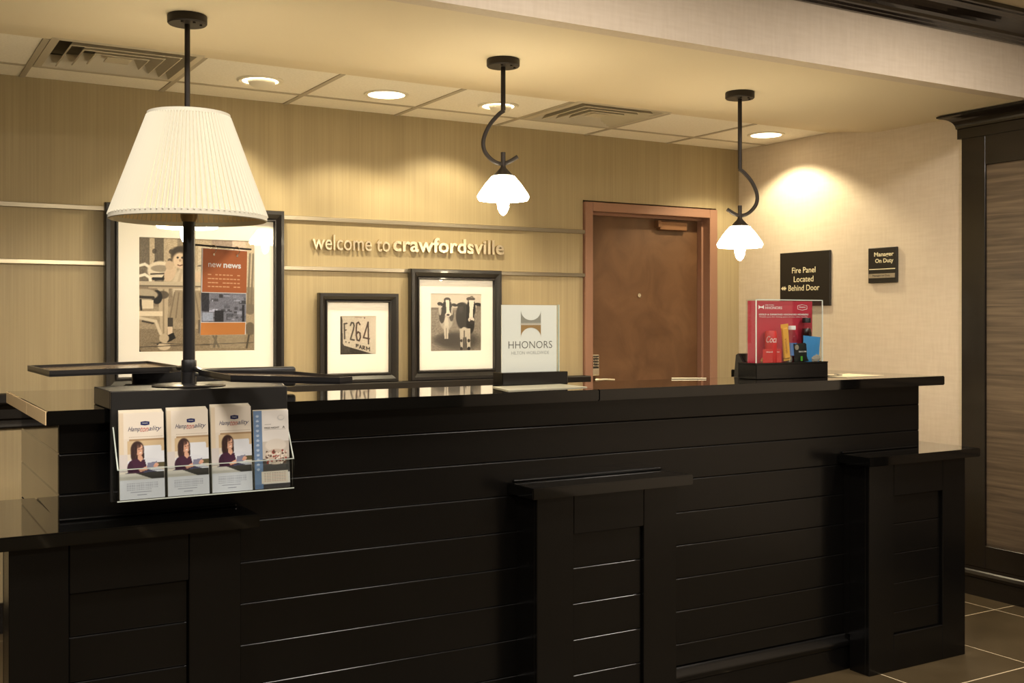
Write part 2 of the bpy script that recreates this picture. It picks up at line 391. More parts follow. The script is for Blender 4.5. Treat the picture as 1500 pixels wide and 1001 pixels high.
# right-hand dark panel with wood inlay
pw = thing('trim_3', 'dark framed wall panel with grey-brown wood grain inlay on the right wall', 'wall panel', (XW, 3.0, 0)); pw['kind'] = 'structure'
Y1, Y0 = 3.635, 1.6
obj('stile', bx(XW-.022, XW, 3.499, Y1, .145, 2.295, .002), M['trim_dark'], pw)
obj('stile', bx(XW-.022, XW, Y0, Y0+.136, .145, 2.295, .002), M['trim_dark'], pw)
obj('rail', bx(XW-.022, XW, Y0+.136, 3.499, 2.145, 2.295, .002), M['trim_dark'], pw)
obj('rail', bx(XW-.022, XW, Y0+.136, 3.499, .145, .258, .002), M['trim_dark'], pw)
obj('wood_inlay', bx(XW-.010, XW, Y0+.136, 3.499, .258, 2.145), M['panel_wood'], pw)
bb = [(0, 0), (-.024, 0), (-.024, .088), (-.034, .096), (-.038, .110), (-.034, .124), (-.026, .130), (-.026, .145), (0, .145)]
obj('base_moulding', prism([(XW+x, z) for x, z in bb], 'y', Y0, Y1+.004), M['trim_dark'], pw)
# crown with a mitred return
cp = [(.0, 0), (.03, 0), (.03, .048), (.037, .052)]
for k in range(9):
    a = k/8*PI/2; cp.append((.037+.068*(1-math.cos(a)), .052+.05*math.sin(a)))
cp += [(.120, .106), (.120, .114), (0, .114)]
b = B(); rows = []
for (q, z) in cp:
    z += 2.291
    rows.append([b.verts.new((XW-q, Y0, z)), b.verts.new((XW-q, Y1+q*.62, z)), b.verts.new((XW, Y1+q*.62, z))])
for a, c in zip(rows[:-1], rows[1:]):
    for k in range(2): b.faces.new((a[k], a[k+1], c[k+1], c[k]))
b.faces.new([r[0] for r in rows])
obj('crown', b, M['trim_dark'], pw)

# steel picture rails
for i, (z0, z1) in enumerate(((1.877, 1.899), (1.626, 1.647))):
    o = struct('trim_%d' % (4+i), bx(XL, 3.606, YD-.016, YD, z0, z1, .002), M['steel'], ('upper' if i == 0 else 'lower')+' brushed steel rail running along the back wall')

# ------------------------------------------------------------------ COUNTER
XB0, XB1, YB, YBK = .438, 3.780, 3.08, 3.88
ct = thing('reception_counter', 'long black panelled reception counter with three ledge-topped pilasters', 'counter', (2.1, 3.4, 0))
obj('carcass', prism([(XB0+.014, YB+.014), (XB1-.014, YB+.014), (XB1-.014, YBK), (3.53, YBK), (3.53, 3.37), (1.15, 3.37), (1.15, YBK), (XB0+.014, YBK)], 'z', 0, 1.106), M['espresso'], ct)
edges = [.14, .218, .336, .453, .571, .689, .806, .919, 1.026, 1.107]
g = .0001
for z0, z1 in zip(edges[:-1], edges[1:]):
    obj('plank', bx(XB0+.0, XB1, YB, YB+.0138, z0+g, z1-g, .004, 3), M['espresso'], ct)
    obj('side_plank', bx(XB0, XB0+.0138, YB+.0142, YBK, z0+g, z1-g, .0032), M['espresso_end'], ct)
    obj('side_plank', bx(XB1-.0138, XB1, YB+.0142, YBK, z0+g, z1-g, .0032), M['espresso_end'], ct)
obj('baseboard', bx(XB0-.001, XB1+.001, YB-.018, YB+.01, 0, .088, .002), M['espresso'], ct)
bm_ = [(YB+.005, .088), (YB-.018, .088), (YB-.026, .096), (YB-.028, .106), (YB-.026, .116), (YB-.018, .124), (YB-.016, .130), (YB-.006, .139), (YB+.005, .139)]
obj('base_moulding', prism(bm_, 'x', XB0, XB1), M['espresso'], ct, True)
def pilaster(x0, x1):
    yf, yr, d = 2.953, 2.967, .139
    p = obj('pilaster', bx(x0+.001, x1-.001, yr+.006, YB-.0285, 0, .814, .001), M['espresso'], ct)
    obj('stile', bx(x0, x0+d, yf, yr+.006, 0, .8145, .002), M['espresso'], p)
    obj('stile', bx(x1-d, x1, yf, yr+.006, 0, .8145, .002), M['espresso'], p)
    obj('rail', bx(x0+d+.001, x1-d-.001, yf, yr+.006, .686, .8145, .002), M['espresso'], p)
    obj('rail', bx(x0+d+.001, x1-d-.001, yf, yr+.006, 0, .141, .002), M['espresso'], p)
    for z0, z1 in zip([.141, .225, .340, .457, .573], [.225, .340, .457, .573, .686]):
        obj('plank', bx(x0+d+.001, x1-d-.001, yr-.0005, yr+.006, z0+g, z1-g, .004, 3), M['espresso'], p)
    # filler to the counter face above the base moulding
    add = bx(x0+.001, x1-.001, YB-.0284, YB-.0002, .14, .814)
    obj('pilaster_back', add, M['espresso'], p)
    return p
P1 = (.305, .883); P2 = (1.832, 2.393); P3 = (3.338, 3.906)
for q in (P1, P2, P3): pilaster(*q)
# low side walls joining the end pilasters
obj('side_wall', bx(XB1+.001, P3[1], YB+.0005, 3.84, 0, .8145, .002), M['espresso_end'], ct)
obj('side_wall', bx(P1[0], XB0-.001, YB+.0005, 3.50, 0, .8145, .002), M['espresso_end'], ct)
def cap(poly):
    b = prism(poly, 'z', .815, .850); bmesh.ops.bevel(b, geom=b.edges[:], offset=.003, segments=2, affect='EDGES')
    obj('ledge_cap', b, M['espresso_top'], ct)
    return
yf = 2.92; yb = YB-.001
cap([(.275, yf), (.926, yf), (.926, yb), (XB0-.001, yb), (XB0-.001, 3.53), (.275, 3.53)])
cap([(1.797, yf), (2.440, yf), (2.440, yb), (1.797, yb)])
cap([(3.303, yf), (3.960, yf), (3.960, 3.86), (XB1+.001, 3.86), (XB1+.001, yb), (3.303, yb)])
for q in ((.275, .926), (1.797, 2.44), (3.303, 3.78)):   # small cove strip where ledge meets planks
    obj('ledge_bead', bx(max(q[0]+.02, XB0), q[1]-.02, YB-.010, YB-.001, .8502, .858, .003, 2), M['espresso'], ct)

tp = thing('countertop', 'polished black countertop running the length of the reception counter', 'countertop', (2.1, 3.4, 1.1075))
def slab_top(poly):
    b = prism(poly, 'z', 1.1075, 1.145); bmesh.ops.bevel(b, geom=b.edges[:], offset=.003, segments=2, affect='EDGES'); obj('slab', b, M['espresso_top'], tp)
YL = 3.41
slab_top([(.400, 3.02), (2.1175, 3.02), (2.1175, YL), (1.19, YL), (1.19, 3.92), (.400, 3.92)])
slab_top([(2.1180, 3.02), (3.866, 3.02), (3.866, 3.92), (3.50, 3.92), (3.50, YL), (2.1180, YL)])
CT = 1.145
for y0, y1 in ((3.022, 3.398), (3.401, 3.918)):  # pale strips over the left end of the dark slab
    obj('end_band', bx(.3975, .3998, y0, y1, 1.1085, 1.144, .0006), M['end_band'], tp, label='pale edge band on the left end')

# ------------------------------------------------------------------ CEILING FIXTURES
def vent(x0, x1, y0, y1, label):
    cx, cy = (x0+x1)/2, (y0+y1)/2; t = thing('ceiling_vent', label, 'vent', (cx, cy, CZ), 'ceiling vents')
    hx, hy = (x1-x0)/2, (y1-y0)/2
    def ring(bm, s0, z0, s1, z1):
        a = [bm.verts.new((cx+sx*hx*s0, cy+sy*hy*s0, z0)) for sx, sy in ((-1, -1), (1, -1), (1, 1), (-1, 1))]
        c = [bm.verts.new((cx+sx*hx*s1, cy+sy*hy*s1, z1)) for sx, sy in ((-1, -1), (1, -1), (1, 1), (-1, 1))]
        for k in range(4): bm.faces.new((a[k], a[(k+1) % 4], c[(k+1) % 4], c[k]))
    b = B(); ring(b, 1, CZ-.003, .90, CZ-.006); ring(b, .90, CZ-.006, .82, CZ+.045); ring(b, 1, CZ-.003, 1, CZ+.01); obj('vent_frame', b, M['vent'], t)
    obj('throat', bx(cx-hx*.98, cx+hx*.98, cy-hy*.98, cy+hy*.98, CZ+.05, CZ+.054), M['vent_dark'], t)
    for s in (.74, .55, .37):
        b = B(); ring(b, s, CZ-.008, s-.115, CZ+.042); ring(b, s, CZ-.008, s-.02, CZ-.010); ring(b, s-.02, CZ-.010, s-.125, CZ+.040); obj('louvre', b, M['vent'], t)
    obj('center_plate', bx(cx-hx*.17, cx+hx*.17, cy-hy*.17, cy+hy*.17, CZ-.004, CZ, .001), M['vent'], t)
vent(.614, 1.196, 4.475, 5.036, 'square metal ceiling vent above the white lamp shade, the left one')
vent(3.030, 3.606, 4.475, 5.036, 'square metal ceiling vent above the brown door, the right one')
def spot(name, loc, target, power, ang, blend, par):
    l = bpy.data.lights.new(name, 'SPOT'); l.energy = power; l.spot_size = math.radians(ang); l.spot_blend = blend; l.color = WARM; l.shadow_soft_size = .035
    o = bpy.data.objects.new(name, l); COL.objects.link(o); o.parent = par; o.location = Vector(loc)-wloc(par)
    o.rotation_euler = (Vector(target)-Vector(loc)).to_track_quat('-Z', 'Y').to_euler()
def flat_can(x, y, label, power):
    t = thing('recessed_light', label, 'ceiling light', (x, y, CZ))
    obj('trim_ring', lathe([(.088, CZ+.002), (.088, CZ-.004), (.104, CZ-.005), (.107, CZ-.001), (.107, CZ+.002)], x, y, 40), M['white_trim'], t, True)
    obj('lens', lathe([(.0875, CZ+.001), (.0875, CZ-.0025)], x, y, 40, cap=True), M['lens'], t)
    spot('lamp', (x, y, CZ-.012), (x, y, 0), power, 128, .35, t)
def eye_can(x, y, label, power, tgt):
    t = thing('eyeball_light', label, 'ceiling light', (x, y, CZ))
    obj('trim_ring', lathe([(.080, CZ+.002), (.080, CZ-.004), (.098, CZ-.006), (.104, CZ-.001), (.104, CZ+.002)], x, y, 40), M['white_trim'], t, True)
    obj('lamp_face', lathe([(.079, CZ+.001), (.079, CZ-.002)], x, y, 40, cap=True), M['lens_eye'], t)
    # hood: part of a ball that leans towards the room
    b = B(); R = .068; grid = []
    for i in range(9):
        th = i/8*math.radians(88)
        row = []
        for k in range(17):
            ph = PI+math.radians(12)+(k/16)*(PI-math.radians(24))
            row.append(b.verts.new((x+R*math.sin(th+.02)*math.cos(ph), y+R*math.sin(th+.02)*math.sin(ph)-.002, CZ-.003-.038*math.cos(th))))
        grid.append(row)
    for a, c in zip(grid[:-1], grid[1:]):
        for k in range(16): b.faces.new((a[k], a[k+1], c[k+1], c[k]))
    obj('hood', b, M['white_trim'], t, True)
    spot('lamp', (x, y+.03, CZ-.02), tgt, power, 96, .5, t)
flat_can(2.149, 4.831, 'round flat white recessed downlight between the two left ceiling grid lines', SPOT_POWER['flat_a'])
flat_can(4.525, 4.765, 'round flat recessed downlight in the corner beside the right wall', SPOT_POWER['flat_b'])
eye_can(1.535, 4.838, 'eyeball recessed light right of the left ceiling vent', SPOT_POWER['eye_a'], (1.40, 5.28, 1.3))
eye_can(2.750, 4.805, 'eyeball recessed light seen behind the middle pendant', SPOT_POWER['eye_b'], (2.62, 5.28, 1.4))

def pendant(x, y, zr, flip, label):
    """zr = height of the lower end of the straight rod"""
    t = thing('pendant_light', label, 'pendant light', (x, y, SZ), 'pendants over the counter')
    c = obj('canopy', lathe([(.0, SZ), (.064, SZ), (.0655, SZ-.004), (.0655, SZ-.026), (.062, SZ-.030), (.0, SZ-.030)], x, y, 36), M['iron'], t, True)
    for a in (-2.2, -1.3, -.4): obj('screw', lathe([(.005, SZ-.0295), (.005, SZ-.034)], x+.045*math.cos(a), y+.045*math.sin(a), 10, cap=True), M['iron'], c)
    obj('rod', tube([(x, y, SZ-.028), (x, y, zr)], .0095, 12), M['iron'], t, True)
    s = -1 if flip else 1; pts = []
    ctrl = [(.004, 0), (-.02, -.018), (-.055, -.06), (-.078, -.115), (-.074, -.160), (-.045, -.196), (-.012, -.211), (.02, -.206), (.058, -.183)]
    for i in range(len(ctrl)-1):
        p0 = ctrl[max(i-1, 0)]; p1 = ctrl[i]; p2 = ctrl[i+1]; p3 = ctrl[min(i+2, len(ctrl)-1)]
        for k in range(5):
            u = k/5
            pts.append(tuple(.5*((2*p1[j])+(-p0[j]+p2[j])*u+(2*p0[j]-5*p1[j]+4*p2[j]-p3[j])*u*u+(-p0[j]+3*p1[j]-3*p2[j]+p3[j])*u**3) for j in (0, 1)))
    pts.append(ctrl[-1])
    obj('scroll_arm', tube([(x+s*q[0]*.86, y-s*q[0]*.5, zr+q[1]) for q in pts], .0085, 10), M['iron'], t, True)
    zc = zr-.228
    obj('stem', tube([(x, y, zc+.062), (x, y, zc)], .0095, 12), M['iron'], t, True)
    obj('shade_holder', lathe([(.0, zc+.010), (.010, zc+.008), (.012, zc), (.040, zc-.030), (.038, zc-.033), (.0, zc-.033)], x, y, 32), M['iron'], t, True)
    zg = zc-.030
    obj('glass_shade', lathe([(.030, zg), (.046, zg-.004), (.072, zg-.035), (.096, zg-.070), (.103, zg-.083), (.102, zg-.090), (.097, zg-.0985), (.094, zg-.097), (.098, zg-.086), (.092, zg-.07), (.068, zg-.036), (.044, zg-.008), (.030, zg-.003)], x, y, 40), M['glass_lit'], t, True)
    obj('bulb', lathe([(.0, zg-.06), (.013, zg-.062), (.020, zg-.085), (.024, zg-.112), (.021, zg-.132), (.014, zg-.147), (.006, zg-.156), (.0, zg-.158)], x, y, 24), M['bulb'], t, True)
pendant(.943, 3.77, 2.046, True, 'left pendant light whose rod drops behind the pleated lamp shade')
pendant(2.180, 3.77, 2.208, False, 'middle pendant light, scroll arm curling left, above the cow picture')
pendant(3.420, 3.77, 2.062, True, 'right pendant light, scroll arm curling right, in front of the door corner')

# ------------------------------------------------------------------ PICTURES ON THE BACK WALL
def frame(name, label, x0, x1, z0, z1, mx0, mx1, mz0, mz1, px0, px1, pz0, pz1, paint, cat='picture'):
    kx = lambda v, k: v*k
    kz = lambda v, k: 1.38+(v-1.38)*k      # real sizes: these planes stand proud of the wall
    x0, x1, z1 = kx(x0, .9975), kx(x1, .991), kz(z1, .991)
    mx0, mx1, mz0, mz1 = kx(mx0, .9945), kx(mx1, .9945), kz(mz0, .9945), kz(mz1, .9945)
    px0, px1, pz0, pz1 = kx(px0, .9955), kx(px1, .9955), kz(pz0, .9955), kz(pz1, .9955)
    t = thing(name, label, cat, ((x0+x1)/2, YD-.02, z0))
    yb_, yf_, yi = YD-.017, YD-.058, YD-.034
    b = B()
    def rect(X0, X1, Z0, Z1, y): return [b.verts.new(p) for p in ((X0, y, Z0), (X1, y, Z0), (X1, y, Z1), (X0, y, Z1))]
    q = .22; L = lambda k: (x0+(mx0-x0)*k, x1+(mx1-x1)*k, z0+(mz0-z0)*k, z1+(mz1-z1)*k)
    rs = [rect(*L(0), yb_), rect(*L(0), yf_+.006), rect(*L(.06), yf_), rect(*L(.34), yf_), rect(*L(.78), yi-.006), rect(*L(.82), yi-.012), rect(*L(.92), yi-.012), rect(*L(1), yi), rect(*L(1), yb_)]
    for a, c in zip(rs, rs[1:]+rs[:1]):
        for k in range(4): b.faces.new((a[k], a[(k+1) % 4], c[(k+1) % 4], c[k]))
    obj('picture_frame', b, M['frame'], t)
    b = B(); ym = YD-.026   # mat with a bevelled window
    o_ = [b.verts.new(p) for p in ((mx0-.004, ym, mz0-.004), (mx1+.004, ym, mz0-.004), (mx1+.004, ym, mz1+.004), (mx0-.004, ym, mz1+.004))]
    i_ = [b.verts.new(p) for p in ((px0, ym, pz0), (px1, ym, pz0), (px1, ym, pz1), (px0, ym, pz1))]
    j_ = [b.verts.new(p) for p in ((px0+.002, ym+.003, pz0+.002), (px1-.002, ym+.003, pz0+.002), (px1-.002, ym+.003, pz1-.002), (px0+.002, ym+.003, pz1-.002))]
    for k in range(4): b.faces.new((o_[k], o_[(k+1) % 4], i_[(k+1) % 4], i_[k])); b.faces.new((i_[k], i_[(k+1) % 4], j_[(k+1) % 4], j_[k]))
    obj('mat_board', b, M['mat'], t)
    sheet('print', paint, (px0, ym+.0035, pz0), px1-px0, pz1-pz0, RX, UZ, t, 'photo', 0)
    obj('glass', bx(mx0-.003, mx1+.003, YD-.031, YD-.029, mz0-.003, mz1+.003), M['glass'], t)
    return t

def paint_girl():
    p = Paint(220, 216, (176, 166, 150))
    for x0, x1, v in ((0, .09, 150), (.09, .13, 205), (.13, .21, 140), (.21, .24, 200), (.24, .32, 205), (.32, .42, 175), (.42, .62, 196), (.62, .78, 188), (.78, 1, 205)):
        p.rect(x0, x1, 0, .42, (v, v*.95, v*.87))
    for cx, cy in ((.13, .12), (.14, .22), (.26, .2), (.27, .12), (.27, .27)): p.ell(cx, cy, .02, .022, (105, 98, 88), .7)
    p.rect(.50, .62, .05, .42, (208, 200, 186)); p.line([(.50, .24), (.56, .23), (.56, .42)], .006, (130, 122, 112))
    p.rect(.62, .80, 0, .07, (180, 168, 160)); p.rect(.80, .92, 0, .09, (214, 200, 190))
    p.rect(0, 1, .60, .80, (186, 176, 160)); p.rect(0, 1, .80, 1, (168, 158, 142))
    p.rect(0, 1, .42, .60, (170, 160, 145)); p.noise(.06, sx=2, sy=2)
    # chair backs at the left
    for cy, rx in ((.26, .09), (.35, .09)):
        p.line([(0, cy-.01), (.05, cy-.025), (.09, cy), (.10, cy+.05)], .012, (236, 230, 220))
    p.ell(.18, .29, .11, .085, (226, 219, 206)); p.ell(.18, .27, .08, .03, (150, 142, 130), .6); p.line([(.10, .32), (.26, .31)], .007, (120, 112, 102)); p.line([(.12, .36), (.2, .36), (.26, .27)], .012, (60, 56, 52))
    p.line([(.25, .33), (.29, .26)], .010, (70, 64, 58))
    # child
    p.ell(.41, .44, .13, .20, (214, 206, 192)); p.ell(.44, .62, .17, .14, (176, 166, 150))
    p.poly([(.30, .46), (.56, .46), (.59, .72), (.24, .72)], (182, 172, 156)); 
    for k in range(7): p.line([(.30+.035*k, .48), (.26+.05*k, .70)], .006, (150, 141, 127), .7)
    p.ell(.355, .155, .088, .088, (122, 112, 100)); p.ell(.35, .12, .080, .045, (96, 88, 78), .8, soft=.5); p.ell(.345, .195, .062, .070, (222, 208, 192), soft=.3); p.ell(.385, .20, .03, .06, (196, 182, 166), .6, soft=.6)
    p.ell(.325, .17, .010, .008, (60, 54, 48)); p.ell(.365, .17, .010, .008, (60, 54, 48)); p.ell(.345, .195, .008, .012, (190, 172, 156)); p.line([(.325, .235), (.345, .241), (.368, .233)], .005, (140, 110, 100))
    p.ell(.26, .31, .045, .075, (216, 202, 186), rot=.4); p.ell(.255, .24, .035, .04, (210, 196, 180)); p.ell(.50, .34, .035, .05, (214, 200, 184))
    p.line([(.36, .28), (.33, .40)], .012, (200, 190, 176)); p.line([(.42, .28), (.40, .40)], .010, (196, 186, 172))
    # legs, shoe
    p.rect(.235, .285, .70, .79, (110, 103, 95)); p.rect(.238, .28, .78, .86, (222, 210, 196)); p.poly([(.22, .86), (.29, .83), (.31, .88), (.24, .92)], (52, 48, 46)); p.line([(.16, .93), (.20, .915)], .01, (50, 46, 44))
    p.poly([(.39, .88), (.42, .86), (.43, .95), (.38, .97)], (40, 38, 36))
    # table and turned leg
    p.rect(0, .56, .385, .415, (206, 198, 184)); p.rect(0, .56, .415, .432, (150, 141, 128)); p.rect(.08, .50, .432, .445, (196, 186, 170))
    p.poly([(.155, .445), (.25, .445), (.235, .86), (.185, .86)], (204, 194, 178)); p.rect(.20, .212, .45, .86, (176, 166, 150)); p.ell(.20, .50, .05, .035, (120, 112, 102), .8); p.ell(.21, .88, .042, .04, (206, 196, 180)); p.ell(.21, .95, .055, .035, (214, 204, 188))
    # dark bag, low chairs
    p.ell(.15, .52, .045, .06, (54, 50, 46)); p.ell(.04, .50, .12, .05, (196, 188, 174)); p.line([(0, .52), (.12, .525)], .012, (90, 84, 76)); p.rect(.01, .12, .545, .62, (226, 218, 204)); p.line([(.015, .545), (.02, .63)], .008, (70, 64, 58))
    p.rect(0, .20, .645, .685, (230, 222, 208)); p.line([(0, .70), (.14, .73), (.18, .84)], .012, (220, 212, 198)); p.line([(.03, .73), (.12, .75)], .007, (100, 94, 86))
    # right-hand chair, floor seams
    for x in (.92, .96, .99): p.line([(x, .12), (x-.02, .62)], .009, (150, 142, 130))
    p.ell(.96, .62, .05, .05, (150, 142, 130)); p.ell(.96, .80, .045, .06, (140, 132, 120)); p.line([(.66, .86), (.64, .96)], .010, (130, 122, 110)); p.line([(.63, .86), (.68, .96)], .008, (130, 122, 110)); p.line([(.95, .86), (.93, .97)], .008, (110, 104, 94))
    p.rect(.50, .55, .72, .84, (140, 132, 124)); p.line([(0, .955), (1, .925)], .004, (120, 112, 102)); p.line([(.1, .92), (.6, .945)], .004, (130, 122, 110))
    p.poly([(0, .95), (.02, 1), (0, 1)], (20, 18, 18)); p.noise(.03); p.im = np.clip((p.im-28)/205, .03, 1)**1.45*232; return p
def paint_plate():
    p = Paint(120, 120, (52, 48, 44)); p.noise(.08, sx=3, sy=3)
    p.poly([(.05, 0), (1, 0), (1, 1), (.86, .97), (.12, .76), (.08, .70), (.07, .10)], (188, 180, 168)); p.ell(.85, .35, .3, .5, (206, 198, 186), .5, soft=.8)
    p.noise(.07, sx=3, sy=3)
    D = (58, 52, 48); s_ = .020
    p.line([(.12, .20), (.13, .58)], s_, D); p.line([(.12, .20), (.19, .19)], s_, D); p.line([(.125, .37), (.17, .36)], s_*.8, D)
    p.line([(.29, .24), (.32, .17), (.37, .18), (.39, .25), (.37, .35), (.29, .60), (.39, .62)], s_, D)
    p.line([(.55, .22), (.51, .16), (.465, .19), (.45, .30), (.45, .50), (.475, .62), (.53, .64), (.565, .55), (.55, .44), (.50, .41), (.46, .46)], s_, D)
    p.line([(.79, .72), (.78, .16), (.65, .56), (.81, .59)], s_, D)
    p.ell(.165, .665, .02, .018, D); p.ell(.25, .685, .02, .018, D)
    f = lambda pts: p.line(pts, .013, D)
    f([(.45, .80), (.45, .73)]); f([(.45, .73), (.51, .745)]); f([(.45, .765), (.50, .775)])
    f([(.535, .835), (.565, .76), (.60, .85)]); f([(.55, .81), (.585, .82)])
    f([(.63, .86), (.635, .775), (.68, .79), (.675, .825), (.635, .825), (.69, .87)])
    f([(.73, .885), (.735, .80), (.775, .86), (.82, .82), (.825, .91)])
    p.line([(.42, .03), (.6, .04)], .012, (140, 130, 120), .7); p.ell(.68, .05, .02, .02, (110, 100, 92)); p.rect(.86, 1, 0, 1, (206, 200, 190), .35)
    return p
def paint_cows():
    p = Paint(140, 160, (206, 196, 184))
    p.rect(0, 1, .24, .29, (150, 140, 128)); p.rect(0, .15, .245, .28, (110, 100, 92)); p.rect(.9, 1, .2, .29, (120, 110, 100)); p.rect(0, 1, .28, 1, (132, 124, 114)); p.noise(.16, .28, 1, 2, 1); p.noise(.12, .28, 1, 1, 2)
    p.ell(.55, .82, .42, .16, (62, 58, 54), .85, soft=.5); p.ell(.35, .80, .3, .10, (56, 52, 50), .7, soft=.5)
    n = lambda x, y: ((x-165)/387, (y-213)/442)
    E = lambda x, y, rx, ry, c, **k: p.ell(*n(x, y), rx/387, ry/442, c, **k)
    K, Wt, G = (30, 28, 28), (228, 220, 208), (160, 152, 142)
    # left cow: body, legs, head
    E(282, 430, 48, 60, (172, 164, 154)); E(250, 380, 22, 60, (48, 44, 42)); E(322, 375, 18, 50, (70, 66, 62)); E(284, 440, 16, 50, (205, 198, 186))
    p.poly([n(262, 460), n(302, 460), n(296, 560), n(270, 560)], (196, 188, 176)); p.line([n(283, 480), n(283, 558)], .008, (110, 104, 98))
    E(237, 293, 22, 15, K, rot=.2); E(345, 300, 22, 12, K, rot=.2); E(290, 318, 38, 56, K); E(290, 262, 26, 20, (54, 48, 44)); 
    p.poly([n(278, 262), n(304, 262), n(306, 340), n(316, 375), n(280, 375), n(284, 340)], Wt); E(298, 372, 22, 17, (222, 212, 202)); E(296, 376, 13, 8, (60, 52, 50)); E(236, 340, 10, 40, (205, 198, 186), op=.8)
    E(326, 345, 8, 34, (200, 192, 180), op=.8)
    # right cow
    E(412, 385, 56, 104, K); E(470, 430, 30, 90, K); E(395, 330, 18, 30, (70, 66, 64), op=.6)
    p.poly([n(384, 480), n(412, 480), n(408, 640), n(392, 640)], (180, 172, 162)); p.poly([n(432, 480), n(468, 480), n(466, 640), n(444, 640)], (190, 182, 170)); E(420, 510, 30, 40, (190, 182, 170)); p.line([n(420, 500), n(420, 590)], .012, (90, 84, 78))
    E(398, 575, 9, 12, (52, 48, 46)); E(398, 636, 10, 14, K); E(455, 575, 11, 14, (60, 56, 52)); E(456, 636, 12, 14, K)
    E(388, 296, 30, 15, K, rot=-.25); E(530, 294, 28, 13, K, rot=.15); E(474, 322, 34, 76, K); E(470, 252, 34, 16, (84, 76, 70)); E(478, 236, 12, 9, (120, 110, 100))
    p.poly([n(456, 262), n(498, 262), n(488, 330), n(486, 400), n(458, 400), n(462, 330)], Wt); E(474, 412, 24, 20, (214, 204, 194)); E(478, 432, 18, 16, (46, 40, 40)); E(466, 414, 5, 4, (70, 60, 58))
    p.noise(.05); return p
frame('framed_photo', 'large black-framed black and white photo of a child, behind the lamp pole', .946, 1.802, 1.0555, 1.919, 1.010, 1.748, 1.112, 1.862, 1.102, 1.652, 1.226, 1.765, paint_girl())
frame('framed_photo', 'small black-framed photo of an old number plate reading 264', 1.974, 2.426, 1.0555, 1.515, 2.029, 2.370, 1.103, 1.467, 2.099, 2.299, 1.197, 1.397, paint_plate())
frame('framed_photo', 'black-framed photo of two cows, right of the number plate picture', 2.481, 3.052, 1.0555, 1.650, 2.547, 2.999, 1.108, 1.593, 2.616, 2.926, 1.207, 1.519, paint_cows())

# raised letters on the back wall: one mesh per letter
let = thing('wall_lettering', 'raised satin metal letters reading welcome to crawfordsville on the back wall', 'lettering', (2.5, YD-.01, 1.735))
def letters(s, bold, x0, width, z0, height, chars):
    me = text_mesh(s, bold, 0, .02, 1.02); place_text(me, (x0, YD-.004, z0), width, RX, UZ, height, .016)
    b = B(); b.from_mesh(me); b.verts.ensure_lookup_table(); seen = set(); isl = []
    for v in b.verts:
        if v in seen: continue
        st = [v]; comp = []; seen.add(v)
        while st:
            q = st.pop(); comp.append(q)
            for e in q.link_edges:
                o = e.other_vert(q)
                if o not in seen: seen.add(o); st.append(o)
        xs = [q.co.x for q in comp]; isl.append([min(xs), max(xs), comp])
    isl.sort(key=lambda i: i[0]); gr = []
    for i in isl:
        if gr and i[0] < gr[-1][1]-.6*(i[1]-i[0]): gr[-1][1] = max(gr[-1][1], i[1]); gr[-1][2] += i[2]
        else: gr.append(i)
    for a in gr:
        nb = B(); mp = {v: nb.verts.new(v.co) for v in a[2]}
        for f in {f for v in a[2] for f in v.link_faces}: nb.faces.new([mp[v] for v in f.verts])
        obj('letter', nb, M['letter'], let)
    b.free()
letters('welcome to', .006, 1.945, .425, 1.733, .078, 9)
letters('crawfordsville', .022, 2.388, .672, 1.737, .080, 14)

# ------------------------------------------------------------------ SIGNS ON THE RIGHT WALL
fs = thing('wall_sign', 'large square black sign reading Fire Panel Located Behind Door', 'sign', (XW, 4.72, 1.47))
obj('sign_plate', bx(XW-.014, XW-.001, 4.521, 4.922, 1.46, 1.780, .002), M['sign_black'], fs)
xf = XW-.0142
for s_, y0, y1, z in (('Fire Panel', 4.820, 4.632, 1.655), ('Located', 4.806, 4.648, 1.602), ('Behind Door', 4.850, 4.601, 1.550)):
    text('lettering', s_, (xf, y0, z), y0-y1, RYn, UZ, M['sign_text'], fs, .034, .006)
b = B()
add_prism(b, [(4.911, 1.566), (4.893, 1.579), (4.893, 1.553)], 'x', xf-.0006, xf); add_prism(b, [(4.897, 1.566), (4.877, 1.580), (4.877, 1.552)], 'x', xf-.0008, xf); add_box(b, xf-.0006, xf, 4.868, 4.878, 1.561, 1.571)
obj('arrow', b, M['sign_text'], fs)
ms = thing('wall_sign', 'small black sign reading Manager On Duty with a grey name strip', 'sign', (XW, 4.14, 1.58))
obj('sign_plate', bx(XW-.018, XW-.001, 4.045, 4.238, 1.579, 1.772, .002), M['sign_black'], ms)
xf = XW-.0182
text('lettering', 'Manager', (xf, 4.195, 1.717), .133, RYn, UZ, M['sign_text'], ms, .030, .02)
text('lettering', 'On Duty', (xf, 4.188, 1.682), .124, RYn, UZ, M['sign_text'], ms, .030, .02)
obj('rule', bx(xf-.0006, xf, 4.053, 4.230, 1.652, 1.657), M['sign_text'], ms)
obj('name_strip', bx(xf-.002, xf, 4.053, 4.232, 1.606, 1.630), M['sign_strip'], ms)
text('name_lettering', 'Manager on Duty', (xf-.002, 4.205, 1.612), .12, RYn, UZ, M['sign_black'], ms, .012, 0)

